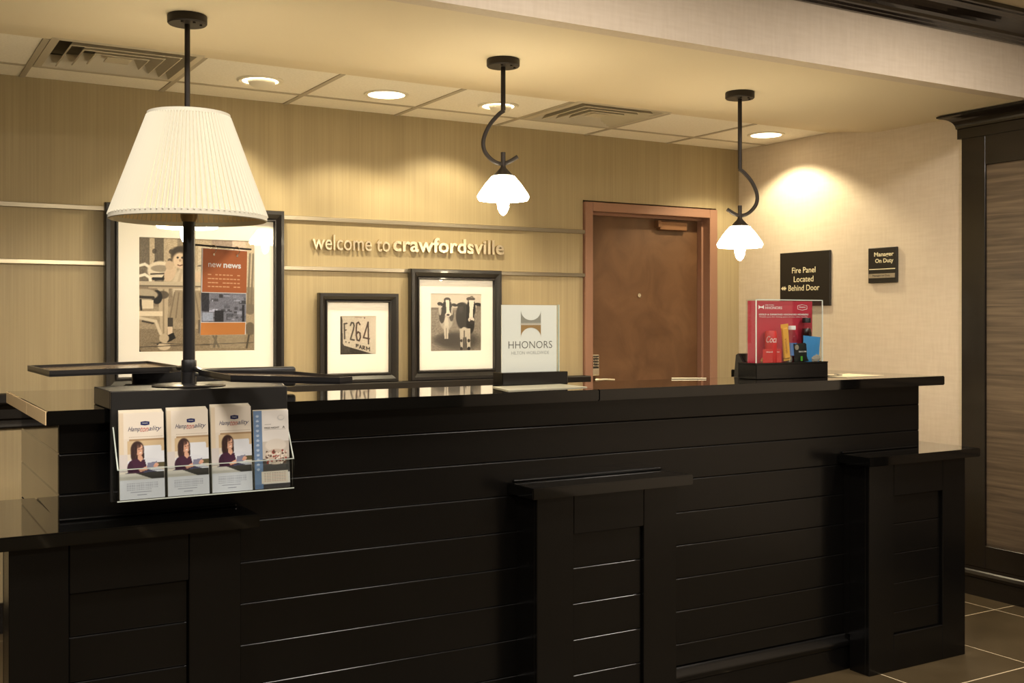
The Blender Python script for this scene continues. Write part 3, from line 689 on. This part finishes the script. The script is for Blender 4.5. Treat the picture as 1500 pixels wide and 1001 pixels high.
# ------------------------------------------------------------------ KIOSK WITH LAMP ON THE COUNTER
PX, PY = .780, 3.10
ks = thing('lamp_kiosk', 'charcoal brochure stand with pole and cream pleated lamp shade on the counter', 'display stand', (PX, PY, CT))
b = bx(.548, 1.022, 2.99, 3.215, CT+.0005, 1.193, .002)
obj('base_box', b, M['kiosk'], ks)
obj('front_apron', bx(.5485, 1.0215, 2.975, 2.9898, .905, 1.1925, .002), M['kiosk'], ks)
obj('foot_plate', lathe([(0, 1.1935), (.098, 1.1935), (.1, 1.196), (.096, 1.199), (.03, 1.202), (0, 1.202)], PX, PY, 48), M['tray_metal'], ks, True)
obj('collar', lathe([(.0, 1.201), (.0205, 1.201), (.0205, 1.232), (.019, 1.233), (.0205, 1.235), (.0205, 1.264), (.019, 1.267), (0, 1.267)], PX, PY, 28), M['tray_metal'], ks, True)
obj('pole', lathe([(.0165, 1.266), (.0165, 1.66)], PX, PY, 24, cap=True), M['tray_metal'], ks, True)
obj('lamp_socket', lathe([(.0, 1.652), (.019, 1.652), (.023, 1.664), (.023, 1.712), (.02, 1.73), (.012, 1.735), (0, 1.735)], PX, PY, 24), M['brass'], ks, True)
NP = 336
pl = lambda i, z: 1+.026*(1-abs(((i % 4)-2)/2)*2)
b = lathe([(.211, 1.668), (.112, 1.945)], PX, PY, NP, rfun=pl)
add_lathe(b, [(.1085, 1.945), (.207, 1.668)], PX, PY, NP)
sh = obj('lamp_shade', b, M['fabric'], ks)
sh.data.materials.append(M['shade_lining'])
for p in sh.data.polygons:
    if p.index >= NP: p.material_index = 1
for R, z0, z1 in ((.2135, 1.655, 1.671), (.1125, 1.940, 1.953)):
    obj('shade_binding', lathe([(R-.004, z0), (R, z0+.002), (R*.997, z1), (R-.006, z1), (R-.004, z0)], PX, PY, 72), M['fabric'], ks, True)
b = B()
for a in (.5, .5+2*PI/3, .5+4*PI/3): add_tube(b, [(PX, PY, 1.733), (PX+.05*math.cos(a), PY+.05*math.sin(a), 1.80), (PX+.109*math.cos(a), PY+.109*math.sin(a), 1.938)], .002, 6)
obj('shade_spider', b, M['brass'], ks, True)
def tray(poly, z, label):
    b = prism(poly, 'z', z-.014, z-.008)
    n = len(poly); cx = sum(p[0] for p in poly)/n; cy = sum(p[1] for p in poly)/n
    ins = [(cx+(p[0]-cx)*.965, cy+(p[1]-cy)*.965) for p in poly]
    for i in range(n):
        j = (i+1) % n; add_prism(b, [poly[i], poly[j], ins[j], ins[i]], 'z', z-.012, z+.003)
    t = obj('swing_tray', b, M['tray_metal'], ks); t['label'] = label
    obj('tray_inlay', prism(ins, 'z', z-.0079, z-.005), M['tray_top'], t); return t
tray([(.423, 3.596), (.430, 3.193), (.770, 3.285), (.812, 3.33), (.816, 3.78)], 1.238, 'dark tray with raised rim to the left of the pole')
tray([(.797, 3.062), (.99, 2.83), (1.022, 2.50), (.980, 2.475), (.784, 2.71)], 1.238, 'dark narrow tray to the right of the pole')
b = tube([(PX, PY+.012, 1.246), (.80, 3.30, 1.236)], .007); add_tube(b, [(PX+.01, PY, 1.246), (.80, 3.05, 1.236)], .007)
obj('tray_arm', b, M['tray_metal'], ks, True)
b = lathe([(0, 1.212), (.011, 1.212), (.012, 1.218), (.012, 1.234), (.008, 1.238), (0, 1.238)], .832, 3.08, 16); add_tube(b, [(.79, 3.09, 1.226), (.832, 3.08, 1.226)], .005)
obj('clamp_knob', b, M['grey_dev'], ks, True)
DX, DY = .8957, .4447
obj('sign_rod', tube([(PX, PY, 1.5895), (PX+.232*DX, PY+.232*DY, 1.5875)], .0028, 8), M['tray_metal'], ks, True)
# acrylic brochure holder (part of the kiosk)
hd = obj('brochure_holder', bx(.552, 1.018, 2.9715, 2.9745, .918, 1.105), M['acrylic'], ks)
obj('front_pane', bx(.552, 1.018, 2.909, 2.912, .918, .998), M['acrylic'], hd)
obj('floor_pane', bx(.552, 1.018, 2.912, 2.9715, .915, .918), M['acrylic'], hd)
b = B()
XD = [.552, .6745, .790, .9065, 1.015]
for x in XD: add_prism(b, [(2.912, .918), (2.9715, .918), (2.9715, 1.10), (2.912, .998)], 'x', x, x+.003)
obj('divider', b, M['acrylic'], hd)
b = bx(.552, 1.018, 2.9085, 2.9092, .996, .9985); add_box(b, .552, 1.018, 2.9085, 2.9092, .915, .918)
for x in (XD[0], XD[-1]): add_prism(b, [(2.9105, .996), (2.9715, 1.098), (2.9715, 1.101), (2.9105, .9995)], 'x', x, x+.0032)
obj('polished_edge', b, M['acrylic_edge'], hd)
# hanging banner
hs = thing('hanging_sign', 'orange and photo banner reading new news hanging from the lamp pole rod', 'sign', (PX+.13*DX, PY+.13*DY, 1.336))
rd = (DX, DY, 0); pt = lambda k, z, off=0: (PX+k*DX+off*DY, PY+k*DY-off*DX, z)
def slab(bm, k0, k1, z0, z1, o0, o1, sk0=0, sk1=0):
    q = [(k0+sk0, z0), (k1+sk0, z0), (k1+sk1, z1), (k0+sk1, z1)]
    f = [bm.verts.new(pt(k, z, o1)) for k, z in q]; h = [bm.verts.new(pt(k, z, o0)) for k, z in q]
    bm.faces.new(f); bm.faces.new(list(reversed(h)))
    for i in range(4): bm.faces.new((f[i], h[i], h[(i+1) % 4], f[(i+1) % 4]))
    return bm
obj('banner', slab(B(), .043, .213, 1.335, 1.582, -.0012, .0012, -.003, .003), M['paper'], hs)
obj('orange_panel', slab(B(), .046, .2125, 1.4575, 1.581, .0012, .0016, .000, .003), M['orange'], hs)
obj('orange_strip', slab(B(), .0395, .2065, 1.3355, 1.3705, .0012, .0016, 0, .002), M['orange2'], hs)
p = Paint(70, 40, (128, 130, 140)); rr = np.random.RandomState(3)
for k in range(70):
    x, y = rr.rand(2); v = rr.randint(60, 210); p.rect(x, x+rr.rand()*.14+.03, y, y+rr.rand()*.10+.03, (v*.95, v*.97, v*1.05))
p.rect(0, .16, 0, .62, (44, 46, 54)); p.rect(.28, .48, .60, 1, (36, 38, 44)); p.rect(.9, .97, .4, 1, (36, 38, 46)); p.rect(.02, .26, .68, .95, (170, 180, 196)); p.noise(.12)
sheet('photo_strip', p, pt(.043, 1.3725, .0012), .168, .083, rd, UZ, hs, 'print')
text('lettering', 'new', pt(.068, 1.529, .0017), .048, rd, UZ, M['white_ink'], hs, .0115, 0, 0, .0003)
text('lettering', 'news', pt(.124, 1.5285, .0017), .067, rd, UZ, M['white_ink'], hs, .0125, .025, 0, .0003)
b = B()
for i, z in enumerate((1.506, 1.4945, 1.483, 1.472)):
    for k in range(9):
        if rr.rand() < .93: slab(b, .066+k*.0138, .066+k*.0138+.0085+rr.rand()*.004, z, z+.0035, .0016, .0019)
obj('small_print', b, mat('faint_print', (228, 170, 120), .5), hs)
for k in (.088, .176):
    b = B()
    c = pt(k, 1.5805, 0)
    add_tube(b, [(c[0]+.012*math.sin(a)*DY, c[1]-.012*math.sin(a)*DX, c[2]+.012*math.cos(a)) for a in [2*PI*i/16 for i in range(17)]], .0013, 6)
    slab(b, k-.003, k+.003, 1.5625, 1.5695, .0010, .003)
    obj('hang_ring', b, M['chrome'], hs, True)

# brochures
def paint_woman():
    p = Paint(76, 150, (226, 216, 200))
    p.rect(0, 1, 0, .30, (232, 222, 206)); p.rect(0, .10, 0, .62, (222, 206, 180)); p.rect(.22, 1, .305, .33, (170, 140, 104)); p.rect(.18, 1, .325, .48, (208, 184, 146)); p.rect(.45, 1, .45, .60, (226, 230, 236)); p.poly([(.50, .385), (.93, .385), (.98, .60), (.46, .60)], (228, 232, 238)); p.ell(.55, .60, .45, .07, (222, 226, 234))
    p.rect(.70, 1, .59, .64, (92, 84, 56)); p.rect(0, .18, .48, .68, (214, 208, 204)); p.poly([(.12, .70), (.45, .63), (1, .68), (1, .74), (.12, .72)], (70, 70, 96)); p.poly([(.62, .62), (1, .68), (1, .72), (.62, .66)], (216, 220, 228))
    # woman
    p.ell(.40, .43, .15, .10, (58, 36, 32)); p.ell(.36, .49, .11, .09, (54, 32, 30)); p.ell(.50, .50, .055, .055, (56, 34, 30)); p.ell(.45, .435, .085, .068, (226, 176, 148)); p.ell(.38, .385, .10, .03, (58, 36, 32)); p.poly([(.40, .50), (.50, .50), (.52, .55), (.42, .56)], (222, 172, 144))
    p.ell(.38, .62, .19, .085, (62, 26, 50)); p.poly([(.22, .56), (.40, .535), (.46, .565), (.56, .545), (.60, .63), (.52, .70), (.22, .70)], (66, 28, 54)); p.ell(.24, .64, .07, .07, (58, 24, 48)); p.poly([(.41, .535), (.53, .535), (.47, .57)], (224, 176, 148))
    p.ell(.415, .44, .05, .06, (205, 152, 126), .5, soft=.8); p.line([(.445, .470), (.485, .464)], .006, (244, 226, 214)); p.line([(.425, .424), (.448, .427)], .005, (84, 56, 48)); p.line([(.482, .422), (.502, .422)], .005, (84, 56, 48)); p.line([(.47, .43), (.478, .448)], .005, (204, 150, 124)); p.ell(.345, .44, .05, .085, (52, 31, 29), rot=.25); p.line([(.33, .40), (.36, .52)], .006, (92, 60, 52), .6); p.line([(.52, .41), (.535, .52)], .008, (52, 31, 29))
    p.poly([(.42, .665), (.60, .625), (.66, .64), (.62, .67), (.46, .69)], (224, 172, 146)); p.poly([(.62, .59), (.84, .575), (.78, .655), (.60, .66)], (128, 130, 152)); p.ell(.82, .615, .05, .02, (222, 170, 144)); p.ell(.80, .63, .05, .015, (214, 160, 134))
    p.rect(0, 1, .705, .76, (190, 184, 172)); p.poly([(.35, .70), (1, .695), (1, .775), (.72, .775)], (52, 50, 46)); p.poly([(0, .705), (.35, .70), (.72, .775), (0, .775)], (204, 200, 190))
    p.rect(0, 1, .775, 1, (222, 224, 230))
    for k in range(5):
        y = .815+k*.0185
        for x in np.arange(.16, .84 if k < 4 else .7, .05): p.rect(x, x+.035, y, y+.007, (130, 132, 150), .75)
    p.rect(.24, .70, .918, .926, (120, 122, 140), .8); p.rect(.38, .60, .948, .955, (90, 92, 116), .8)
    for x in np.arange(.22, .95, .04): p.rect(x, x+.026, .278, .284, (150, 130, 110), .7)
    return p
def paint_night():
    p = Paint(66, 150, (236, 232, 226)); p.rect(0, .235, 0, 1, (112, 140, 176))
    for k in range(12): p.ell(.11, .07+k*.062, .045, .014, (206, 218, 232)); p.rect(.06, .16, .065+k*.062, .072+k*.062, (140, 165, 198))
    p.ell(.78, .10, .10, .035, (206, 204, 200)); p.ell(.79, .095, .08, .025, (236, 232, 226)); p.rect(.32, .50, .175, .182, (170, 166, 160)); p.rect(.30, .92, .245, .250, (190, 186, 180))
    p.rect(.235, 1, .40, .80, (206, 198, 186)); p.ell(.62, .45, .3, .08, (228, 220, 208)); p.rect(.235, 1, .62, .80, (82, 78, 74)); p.ell(.62, .60, .32, .10, (206, 190, 172))
    rr = np.random.RandomState(5)
    for k in range(90):
        x, y = .34+rr.rand()*.58, .52+rr.rand()*.16; c = [(150, 62, 52), (238, 228, 214), (96, 70, 56), (228, 214, 196)][k % 4]; p.ell(x, y, .030, .014, c)
    p.rect(.235, 1, .70, .76, (70, 68, 66)); p.rect(.2, .95, .78, .935, (238, 228, 212)); p.rect(.235, 1, .94, 1, (60, 58, 60)); p.rect(0, .235, .94, 1, (96, 124, 162))
    for k in range(6):
        for x in np.arange(.27, .86, .07): p.rect(x, x+.05, .80+k*.021, .806+k*.021, (196, 140, 120) if k % 2 else (160, 130, 120), .8)
    return p
wm = paint_woman(); ng = paint_night()
def brochure(x0, wd, z0, ht, yb_, lean, front, k, label, group=None, edge_only=False):
    """sheet of folded card leaning back in the holder"""
    th = .0035; up = Vector((0, math.sin(lean), math.cos(lean))); nrm = Vector((0, -math.cos(lean), math.sin(lean)))
    t = thing('brochure', label, 'brochure', (x0+wd/2, yb_, z0), group)
    b = B(); base = Vector((x0, yb_, z0))
    q = [base, base+Vector((wd, 0, 0)), base+Vector((wd, 0, 0))+up*ht, base+up*ht]
    f = [b.verts.new(v+nrm*th) for v in q]; h = [b.verts.new(v) for v in q]
    b.faces.new(f); b.faces.new(list(reversed(h)))
    for i in range(4): b.faces.new((f[i], h[i], h[(i+1) % 4], f[(i+1) % 4]))
    obj('card', b, M['paper_edge'], t)
    if front is None: return t
    p0 = base+nrm*th
    sheet('cover', front, p0, wd, ht, RX, up, t, 'print', .0003)
    T = lambda s, u, v, w_, m, h_=None, bold=0, shear=0: text('lettering', s, p0+Vector((u*wd, 0, 0))+up*(v*ht)+nrm*.0005, w_*wd, RX, up, M[m], t, h_, bold, shear, .0003)
    if front is wm:
        b = B(); c0 = p0+Vector((.58*wd, 0, 0))+up*(.875*ht)+nrm*.0005
        vs = [b.verts.new(c0+Vector((a*wd, 0, 0))+up*(d*ht)) for a, d in ((-.10, -.018), (0, -.026), (.10, -.018), (.10, .018), (0, .026), (-.10, .018))]
        b.faces.new(vs); obj('logo', b, M['navy_ink'], t)
        text('lettering', 'Hampton', p0+Vector((.52*wd, 0, 0))+up*(.868*ht)+nrm*.0008, .12*wd, RX, up, M['white_ink'], t, .0035, 0, .2, .0002)
        T('Hamp', .20, .772, .27, 'navy_ink', .0150, -.006, .4); T('ton', .475, .778, .18, 'red_ink', .0115, -.006, .4); T('ality', .655, .772, .29, 'navy_ink', .0150, -.006, .4)
    else:
        T('FREE NIGHT', .31, .765, .42, 'grey_ink', .0045); T('A', .82, .765, .07, 'grey_ink', .006)
    return t
NB = 4
specs = [(.560, .1120, wm, .2205, 'leftmost'), (.680, .1075, wm, .2225, 'second'), (.7955, .1085, wm, .2265, 'third'), (.9115, .0985, ng, .2120, 'rightmost')]
for i, (x0, wd, fr, ht, nm) in enumerate(specs):
    nb = 4 if i < 3 else 2
    for k in range(nb):
        yb_ = 2.919+k*.0075 if i < 3 else 2.922+k*.006
        lab = {'leftmost': 'front brochure with a woman in purple holding a tablet, leftmost holder pocket', 'second': 'front brochure with a woman in purple holding a tablet, second pocket from left', 'third': 'front brochure with a woman in purple holding a tablet, third pocket, tallest stack', 'rightmost': 'narrow brochure with blue icon strip and bowl photo, rightmost holder pocket'}[nm] if k == 0 else 'plain cream-edged brochure in the %s pocket, %s' % (nm, ('rearmost of the stack, standing highest' if k == nb-1 else ('second', 'third')[k-1]+' from the front of the stack'))
        brochure(x0+(k*.0012 if i < 3 else k*.001), wd-(k*.0010), .9185, ht+k*.0022, yb_, .085, fr if k == 0 else None, k, lab, None if k == 0 else 'brochures behind the front one in the %s pocket' % nm)

bk = thing('added_back_counter', 'added low pale counter against the back wall, unseen, bouncing light up to the ceiling tiles', 'counter', (2.36, 5.0, 0))  # added unseen piece: its pale top throws downlight back onto the ceiling tiles
obj('counter_top', bx(1.28, 3.45, 4.66, YD-.001, .80, .84, .004), M['desk'], bk)
for q in (1.30, 2.09, 2.66): obj('cabinet_body', bx(q, q+(.78 if q < 2 else .56 if q < 2.5 else .77), 4.70, YD-.02, .0, .7995, .003), M['desk'], bk)
dk = thing('added_work_desk', 'added pale desk, unseen behind the reception counter, bouncing light up to the ceiling tiles', 'desk', (2.1, 3.8, 0))  # also added out of view, as a pale reflector below the tile ceiling
obj('desk_top', bx(1.18, 3.51, 3.40, 4.15, .73, .76, .003), M['desk'], dk)
for dx_ in (1.19, 2.33, 3.47): obj('end_panel', bx(dx_, dx_+.03, 3.41, 4.13, 0, .7295), M['desk'], dk)
# ------------------------------------------------------------------ OTHER THINGS ON THE COUNTER
mo = thing('computer_monitor', 'back of a black flat monitor behind the lamp kiosk', 'monitor', (.97, 3.50, CT))
b = bx(.708, 1.228, 3.485, 3.515, CT+.012, 1.225, .010, 3); obj('monitor_shell', b, M['black_plastic'], mo, True)
obj('screen', bx(.72, 1.216, 3.5152, 3.517, CT+.02, 1.216), M['screen'], mo)
obj('stand_foot', bx(.83, 1.12, 3.43, 3.58, CT+.0005, CT+.0118, .003), M['black_plastic'], mo)
gd = obj('equipment_box', bx(.66, 1.105, 3.23, 3.42, CT+.0005, 1.188, .015, 4), M['grey_dev'], None, True); tag(gd, 'low grey rounded equipment box on the counter just behind the kiosk base', 'equipment')
# acrylic HHONORS sign
hh = thing('counter_sign', 'white acrylic sign reading HHONORS on a black base, in front of the cow picture', 'sign', (2.08, 3.38, CT))
obj('base_block', bx(1.955, 2.228, 3.365, 3.435, CT+.0005, 1.192, .002), M['black_gloss'], hh)
obj('white_panel', bx(1.972, 2.203, 3.402, 3.406, 1.1921, 1.431), M['paper'], hh)
obj('clear_cover', bx(1.966, 2.209, 3.396, 3.400, 1.1921, 1.433), M['acrylic'], hh)
obj('clear_edge', bx(2.2092, 2.2112, 3.396, 3.406, 1.1921, 1.433), M['acrylic_edge'], hh)
yv = 3.4018   # sign face before the final nudge below
def emblem(zt, zb, zm, up_):
    x0, x1 = 2.050, 2.136; n = 16; xc, R = (x0+x1)/2, (x1-x0)/2-.001
    b = B(); outer = []; inner = []
    for i in range(n+1):
        a = i/n*PI; x = xc-R*math.cos(a)
        d = math.sin(a)*(zt-zm)*.78
        z = zt-d; inner.append(b.verts.new((x, yv-.0004, z))); outer.append(b.verts.new((x, yv-.0004, zm)))
    for i in range(n): b.faces.new((outer[i], outer[i+1], inner[i+1], inner[i]))
    return b
obj('emblem', emblem(1.413, 0, 1.3665, 1), M['taupe_ink'], hh); obj('emblem', emblem(1.315, 0, 1.360, 1), M['gold_ink'], hh)
obj('emblem_rule', bx(2.050, 2.136, yv-.0005, yv, 1.3625, 1.3642), M['gold_ink'], hh)
text('lettering', 'HHONORS', (2.000, yv, 1.276), .183, RX, UZ, M['grey_ink'], hh, .026, -.010, 0, .0003)
text('lettering', 'HILTON WORLDWIDE', (2.012, yv, 1.2545), .158, RX, UZ, M['pale_ink'], hh, .0115, -.006, 0, .0003)
hh.location.x -= .034; hh.location.y -= .040
pa = obj('paper_sheet', prism([(1.865, 3.30), (1.812, 3.10), (2.143, 3.128), (2.155, 3.318)], 'z', CT+.0004, CT+.003), mat('grey_green_sheet', (176, 172, 150), .35), None); tag(pa, 'pale sheet lying on the countertop in front of the white acrylic sign', 'paper')
pb = obj('paper_sheet', prism([(3.40, 3.30), (3.42, 3.14), (3.65, 3.15), (3.64, 3.33)], 'z', CT+.0004, CT+.002), mat('cream_sheet', (204, 190, 156), .5), None); tag(pb, 'pale sheet lying on the countertop right of the snack display', 'paper')
pn = obj('pen', tube([(2.73, 3.40, CT+.003), (2.85, 3.335, CT+.003)], .0026, 8, .002), M['sign_text'], None, True); tag(pn, 'cream pen lying on the countertop left of the snack display', 'pen')
# card terminal
te = thing('card_terminal', 'dark grey wedge-shaped card terminal left of the snack display', 'terminal', (3.12, 3.36, CT))
obj('terminal_body', prism([(3.306, CT+.0005), (3.406, CT+.0005), (3.395, CT+.090), (3.382, CT+.096)], 'x', 3.058, 3.175), M['black_plastic'], te)
obj('terminal_screen', prism([(3.3145, CT+.013), (3.378, CT+.0925), (3.376, CT+.0935), (3.3125, CT+.014)], 'x', 3.07, 3.163), M['screen'], te)
# snack display
sd = thing('snack_display', 'black-based clear acrylic snack box with a crimson HHONORS card', 'display box', (3.17, 3.25, CT))
BZ = 1.2095
b = bx(2.983, 3.372, 3.195, 3.300, CT+.0005, BZ-.006, .002)
for a in ((2.983, 3.372, 3.195, 3.199), (2.983, 3.372, 3.296, 3.300), (2.983, 2.987, 3.199, 3.296), (3.368, 3.372, 3.199, 3.296)): add_box(b, a[0], a[1], a[2], a[3], BZ-.006, BZ)
obj('tray_base', b, M['black_gloss'], sd)
x0, x1, y0, y1 = 2.990, 3.352, 3.204, 3.262
for nm, a in (('front_pane', (x0, x1, y0, y0+.003)), ('back_pane', (x0, x1, y1-.003, y1)), ('side_pane', (x0, x0+.003, y0+.003, y1-.003)), ('side_pane', (x1-.003, x1, y0+.003, y1-.003))):
    obj(nm, bx(*a, BZ-.0058, 1.455), M['acrylic'], sd)
obj('top_pane', bx(x0, x1, y0, y1, 1.4551, 1.458), M['acrylic'], sd)
b = bx(x0, x0+.0032, y0-.0003, y0+.0034, BZ, 1.4585); add_box(b, x1-.0032, x1, y0-.0003, y0+.0034, BZ, 1.4585); add_box(b, x0, x1, y0-.0003, y0+.0005, 1.4555, 1.4585)
obj('polished_edge', b, M['acrylic_edge'], sd)
cy = 3.2545
obj('backing_card', bx(2.995, 3.344, cy, cy+.003, BZ-.005, 1.4535), M['crimson'], sd)
yt = cy-.0002
dx = .025   # offset of the card plane seen from the lobby
text('lettering', 'HILTON', (3.086, yt, 1.4345), .045, RX, UZ, M['white_ink'], sd, .005, -.002, 0, .0003)
text('lettering', 'HHONORS', (3.086, yt, 1.4205), .090, RX, UZ, M['white_ink'], sd, .011, 0, 0, .0003)
b = prism([(3.050, 1.420), (3.050, 1.437), (3.058, 1.431), (3.070, 1.431), (3.078, 1.437), (3.078, 1.420), (3.070, 1.426), (3.058, 1.426)], 'y', yt-.0004, yt); obj('emblem', b, M['white_ink'], sd)
hx = [(3.262, 1.422), (3.288, 1.417), (3.314, 1.422), (3.314, 1.435), (3.288, 1.440), (3.262, 1.435)]
b = B()
for i in range(6):
    p_, q_ = hx[i], hx[(i+1) % 6]; add_tube(b, [(p_[0], yt, p_[1]), (q_[0], yt, q_[1])], .0009, 6)
obj('oval_logo', b, M['white_ink'], sd)
text('lettering', 'Hampton', (3.270, yt, 1.4255), .036, RX, UZ, M['white_ink'], sd, .007, .01, .2, .0003)
text('lettering', 'GOLD & DIAMOND HHONORS MEMBERS', (3.052, yt, 1.396), .270, RX, UZ, M['white_ink'], sd, .0068, .02, 0, .0003)
text('lettering', 'Thank you for being part of the elite family', (3.052, yt, 1.3865), .266, RX, UZ, M['white_ink'], sd, .0055, 0, 0, .0003)
F0 = BZ-.0055
# things inside: each its own object
ca = thing('drink_can', 'red soft drink can left of the yellow bar in the snack box', 'can', (3.092, 3.23, F0))
obj('can_body', lathe([(.0, F0), (.021, F0), (.0245, F0+.006), (.0245, 1.325), (.021, 1.335), (.0, 1.335)], 3.092, 3.2295, 28), M['red'], ca, True)
me = place_text(text_mesh('Coca', .01, .35, .02), (3.0715, 3.2155, 1.288), .046, RX, UZ, .026, .0006); me.materials.clear()
for v in me.vertices:
    a_ = (v.co.x-3.0945)/.0252-.62; v.co.x = 3.092+.0250*math.sin(a_); v.co.y = 3.2295-.0250*math.cos(a_)
me.transform(Matrix.Translation(-WLOC[ca.name])); link_mesh('lettering', me, M['white_ink'], ca)
cd = thing('gift_card', 'small bright red card in the lower left of the snack box', 'card', (3.083, 3.215, F0))
obj('card', bx(3.030, 3.128, 3.2015+.0065, 3.2015+.0082, F0, 1.262, .0005), M['red'], cd)
text('lettering', 'thank you', (3.046, 3.2078, 1.2475), .070, RX, UZ, M['white_ink'], cd, .007, 0, 0, .0003)
br = thing('snack_bar', 'tall yellow wrapped bar leaning in the snack box', 'snack bar', (3.165, 3.213, F0))
b = B(); add_box(b, -.0155, .0155, -.006, .006, .008, .130, .004, 2); add_box(b, -.020, .020, -.001, .001, .130, .146); add_box(b, -.017, .017, -.001, .001, 0, .008)
bmesh.ops.rotate(b, verts=b.verts[:], cent=(0, 0, 0), matrix=Matrix.Rotation(-.10, 3, 'Y')); bmesh.ops.translate(b, verts=b.verts[:], vec=(3.163, 3.2135, F0+.012)); obj('wrapper', b, M['yellow'], br)
text('lettering', 'GRANOLA', (3.160, 3.2072, 1.245), .060, (-.10, 0, .995), (-.995, 0, -.10), mat('bar_ink', (150, 84, 30), .5), br, .010, .01, 0, .0003)
bo = thing('water_bottle', 'clear water bottle with white cap and blue label behind the yellow bar', 'bottle', (3.208, 3.252, F0))
bx_, by_ = 3.208, 3.232
obj('bottle_body', lathe([(0, F0), (.0195, F0), (.0205, F0+.01), (.0205, 1.295), (.017, 1.318), (.012, 1.33), (.012, 1.345)], bx_, by_, 24), M['acrylic'], bo, True)
obj('label', lathe([(.0208, 1.235), (.0208, 1.285)], bx_, by_, 24), M['label_blue'], bo, True)
obj('cap', lathe([(0, 1.338), (.0155, 1.338), (.0155, 1.352), (.0145, 1.354), (0, 1.354)], bx_, by_, 24), M['cap_white'], bo, True)
bo = thing('cola_bottle', 'dark cola bottle with black cap at the right of the snack box', 'bottle', (3.290, 3.247, F0))
bx_, by_ = 3.290, 3.233
obj('bottle_body', lathe([(0, F0), (.018, F0), (.0205, F0+.02), (.020, 1.285), (.0205, 1.325), (.017, 1.343), (.0, 1.345)], bx_, by_, 28), M['cola'], bo, True)
obj('neck', lathe([(.016, 1.343), (.012, 1.36), (.012, 1.37)], bx_, by_, 24), M['acrylic'], bo, True)
obj('cap', lathe([(0, 1.366), (.017, 1.366), (.017, 1.383), (.015, 1.386), (0, 1.386)], bx_, by_, 24), M['black_plastic'], bo, True)
def bag(name, label, cat, cx, y, z0, wd, ht, dp, m, tilt):
    t = thing(name, label, cat, (cx, y, z0)); b = B(); nx, nz = 12, 12; fr = []; bk = []
    rr = np.random.RandomState(int(cx*1000))
    for j in range(nz+1):
        rf, rb = [], []
        for i in range(nx+1):
            u, v = i/nx*2-1, j/nz*2-1
            bulge = max(0, (1-abs(u)**2.5))*max(0, (1-abs(v)**3))*dp*(.8+.4*rr.rand())
            pinch = 1+.06*abs(v)**3
            x, z = u*wd/2*pinch, (v+1)/2*ht; xr = x*math.cos(tilt)+z*math.sin(tilt); zr = -x*math.sin(tilt)+z*math.cos(tilt)
            zr += abs(math.sin(tilt))*wd/2
            rf.append(b.verts.new((cx+xr, y-bulge, z0+zr))); rb.append(b.verts.new((cx+xr, y+bulge*.5+.0005, z0+zr)))
        fr.append(rf); bk.append(rb)
    for j in range(nz):
        for i in range(nx): b.faces.new((fr[j][i], fr[j][i+1], fr[j+1][i+1], fr[j+1][i])); b.faces.new((bk[j][i+1], bk[j][i], bk[j+1][i], bk[j+1][i+1]))
    obj('bag_foil', b, M[m], t, True); return t
bag('snack_bag', 'blue foil snack bag at the right side of the snack box', 'snack bag', 3.292, 3.213, F0, .092, .104, .004, 'blue', .08)
t = bag('snack_bag', 'black snack bag with a tan seal and green mark in the snack box', 'snack bag', 3.240, 3.2115, F0+.004, .076, .074, .003, 'blackfoil', -.06)
obj('seal', disc_y(3.212, 1.268, [(.0105, 3.2095), (.0105, 3.2082)]), M['sign_strip'], t)
obj('green_mark', bx(3.232, 3.243, 3.2075, 3.2083, 1.213, 1.232, .0002), M['green'], t)
text('lettering', 'SNACK MIX', (3.222, 3.2078, 1.2475), .042, RX, UZ, M['white_ink'], t, .006, 0, 0, .0003)
def crumple(name, label, cx, cy_, z, sx, sz, m):
    b = B(); bmesh.ops.create_icosphere(b, subdivisions=3, radius=1)
    rr = np.random.RandomState(int(cx*977))
    for v in b.verts:
        k = .75+.35*rr.rand(); v.co = Vector((cx+v.co.x*sx*k, cy_+v.co.y*.0045*k, z+v.co.z*sz*k))
    o = obj('candy_wrapper', b, M[m], None); tag(o, label, 'wrapper')
crumple('w', 'crumpled gold foil wrapper at the bottom left of the snack box', 3.065, 3.2265, F0+.014, .032, .013, 'goldfoil')
crumple('w', 'crumpled gold foil wrapper below the red card edge, beside the yellow bar', 3.118, 3.2255, F0+.013, .022, .012, 'goldfoil')
crumple('w', 'crumpled silver wrapper between the yellow bar and the black bag', 3.190, 3.2255, F0+.018, .014, .017, 'foil')
crumple('w', 'crumpled silver wrapper in the bottom right corner of the snack box', 3.318, 3.2125, F0+.019, .028, .018, 'foil')
cb = obj('cable', tube([(3.36, 3.302, CT+.004), (3.40, 3.25, CT+.003), (3.44, 3.22, CT+.003), (3.50, 3.24, CT+.003), (3.52, 3.30, CT+.003)], .002, 6), M['black_plastic'], None, True); tag(cb, 'thin black cable lying beside the snack display on the countertop', 'cable')
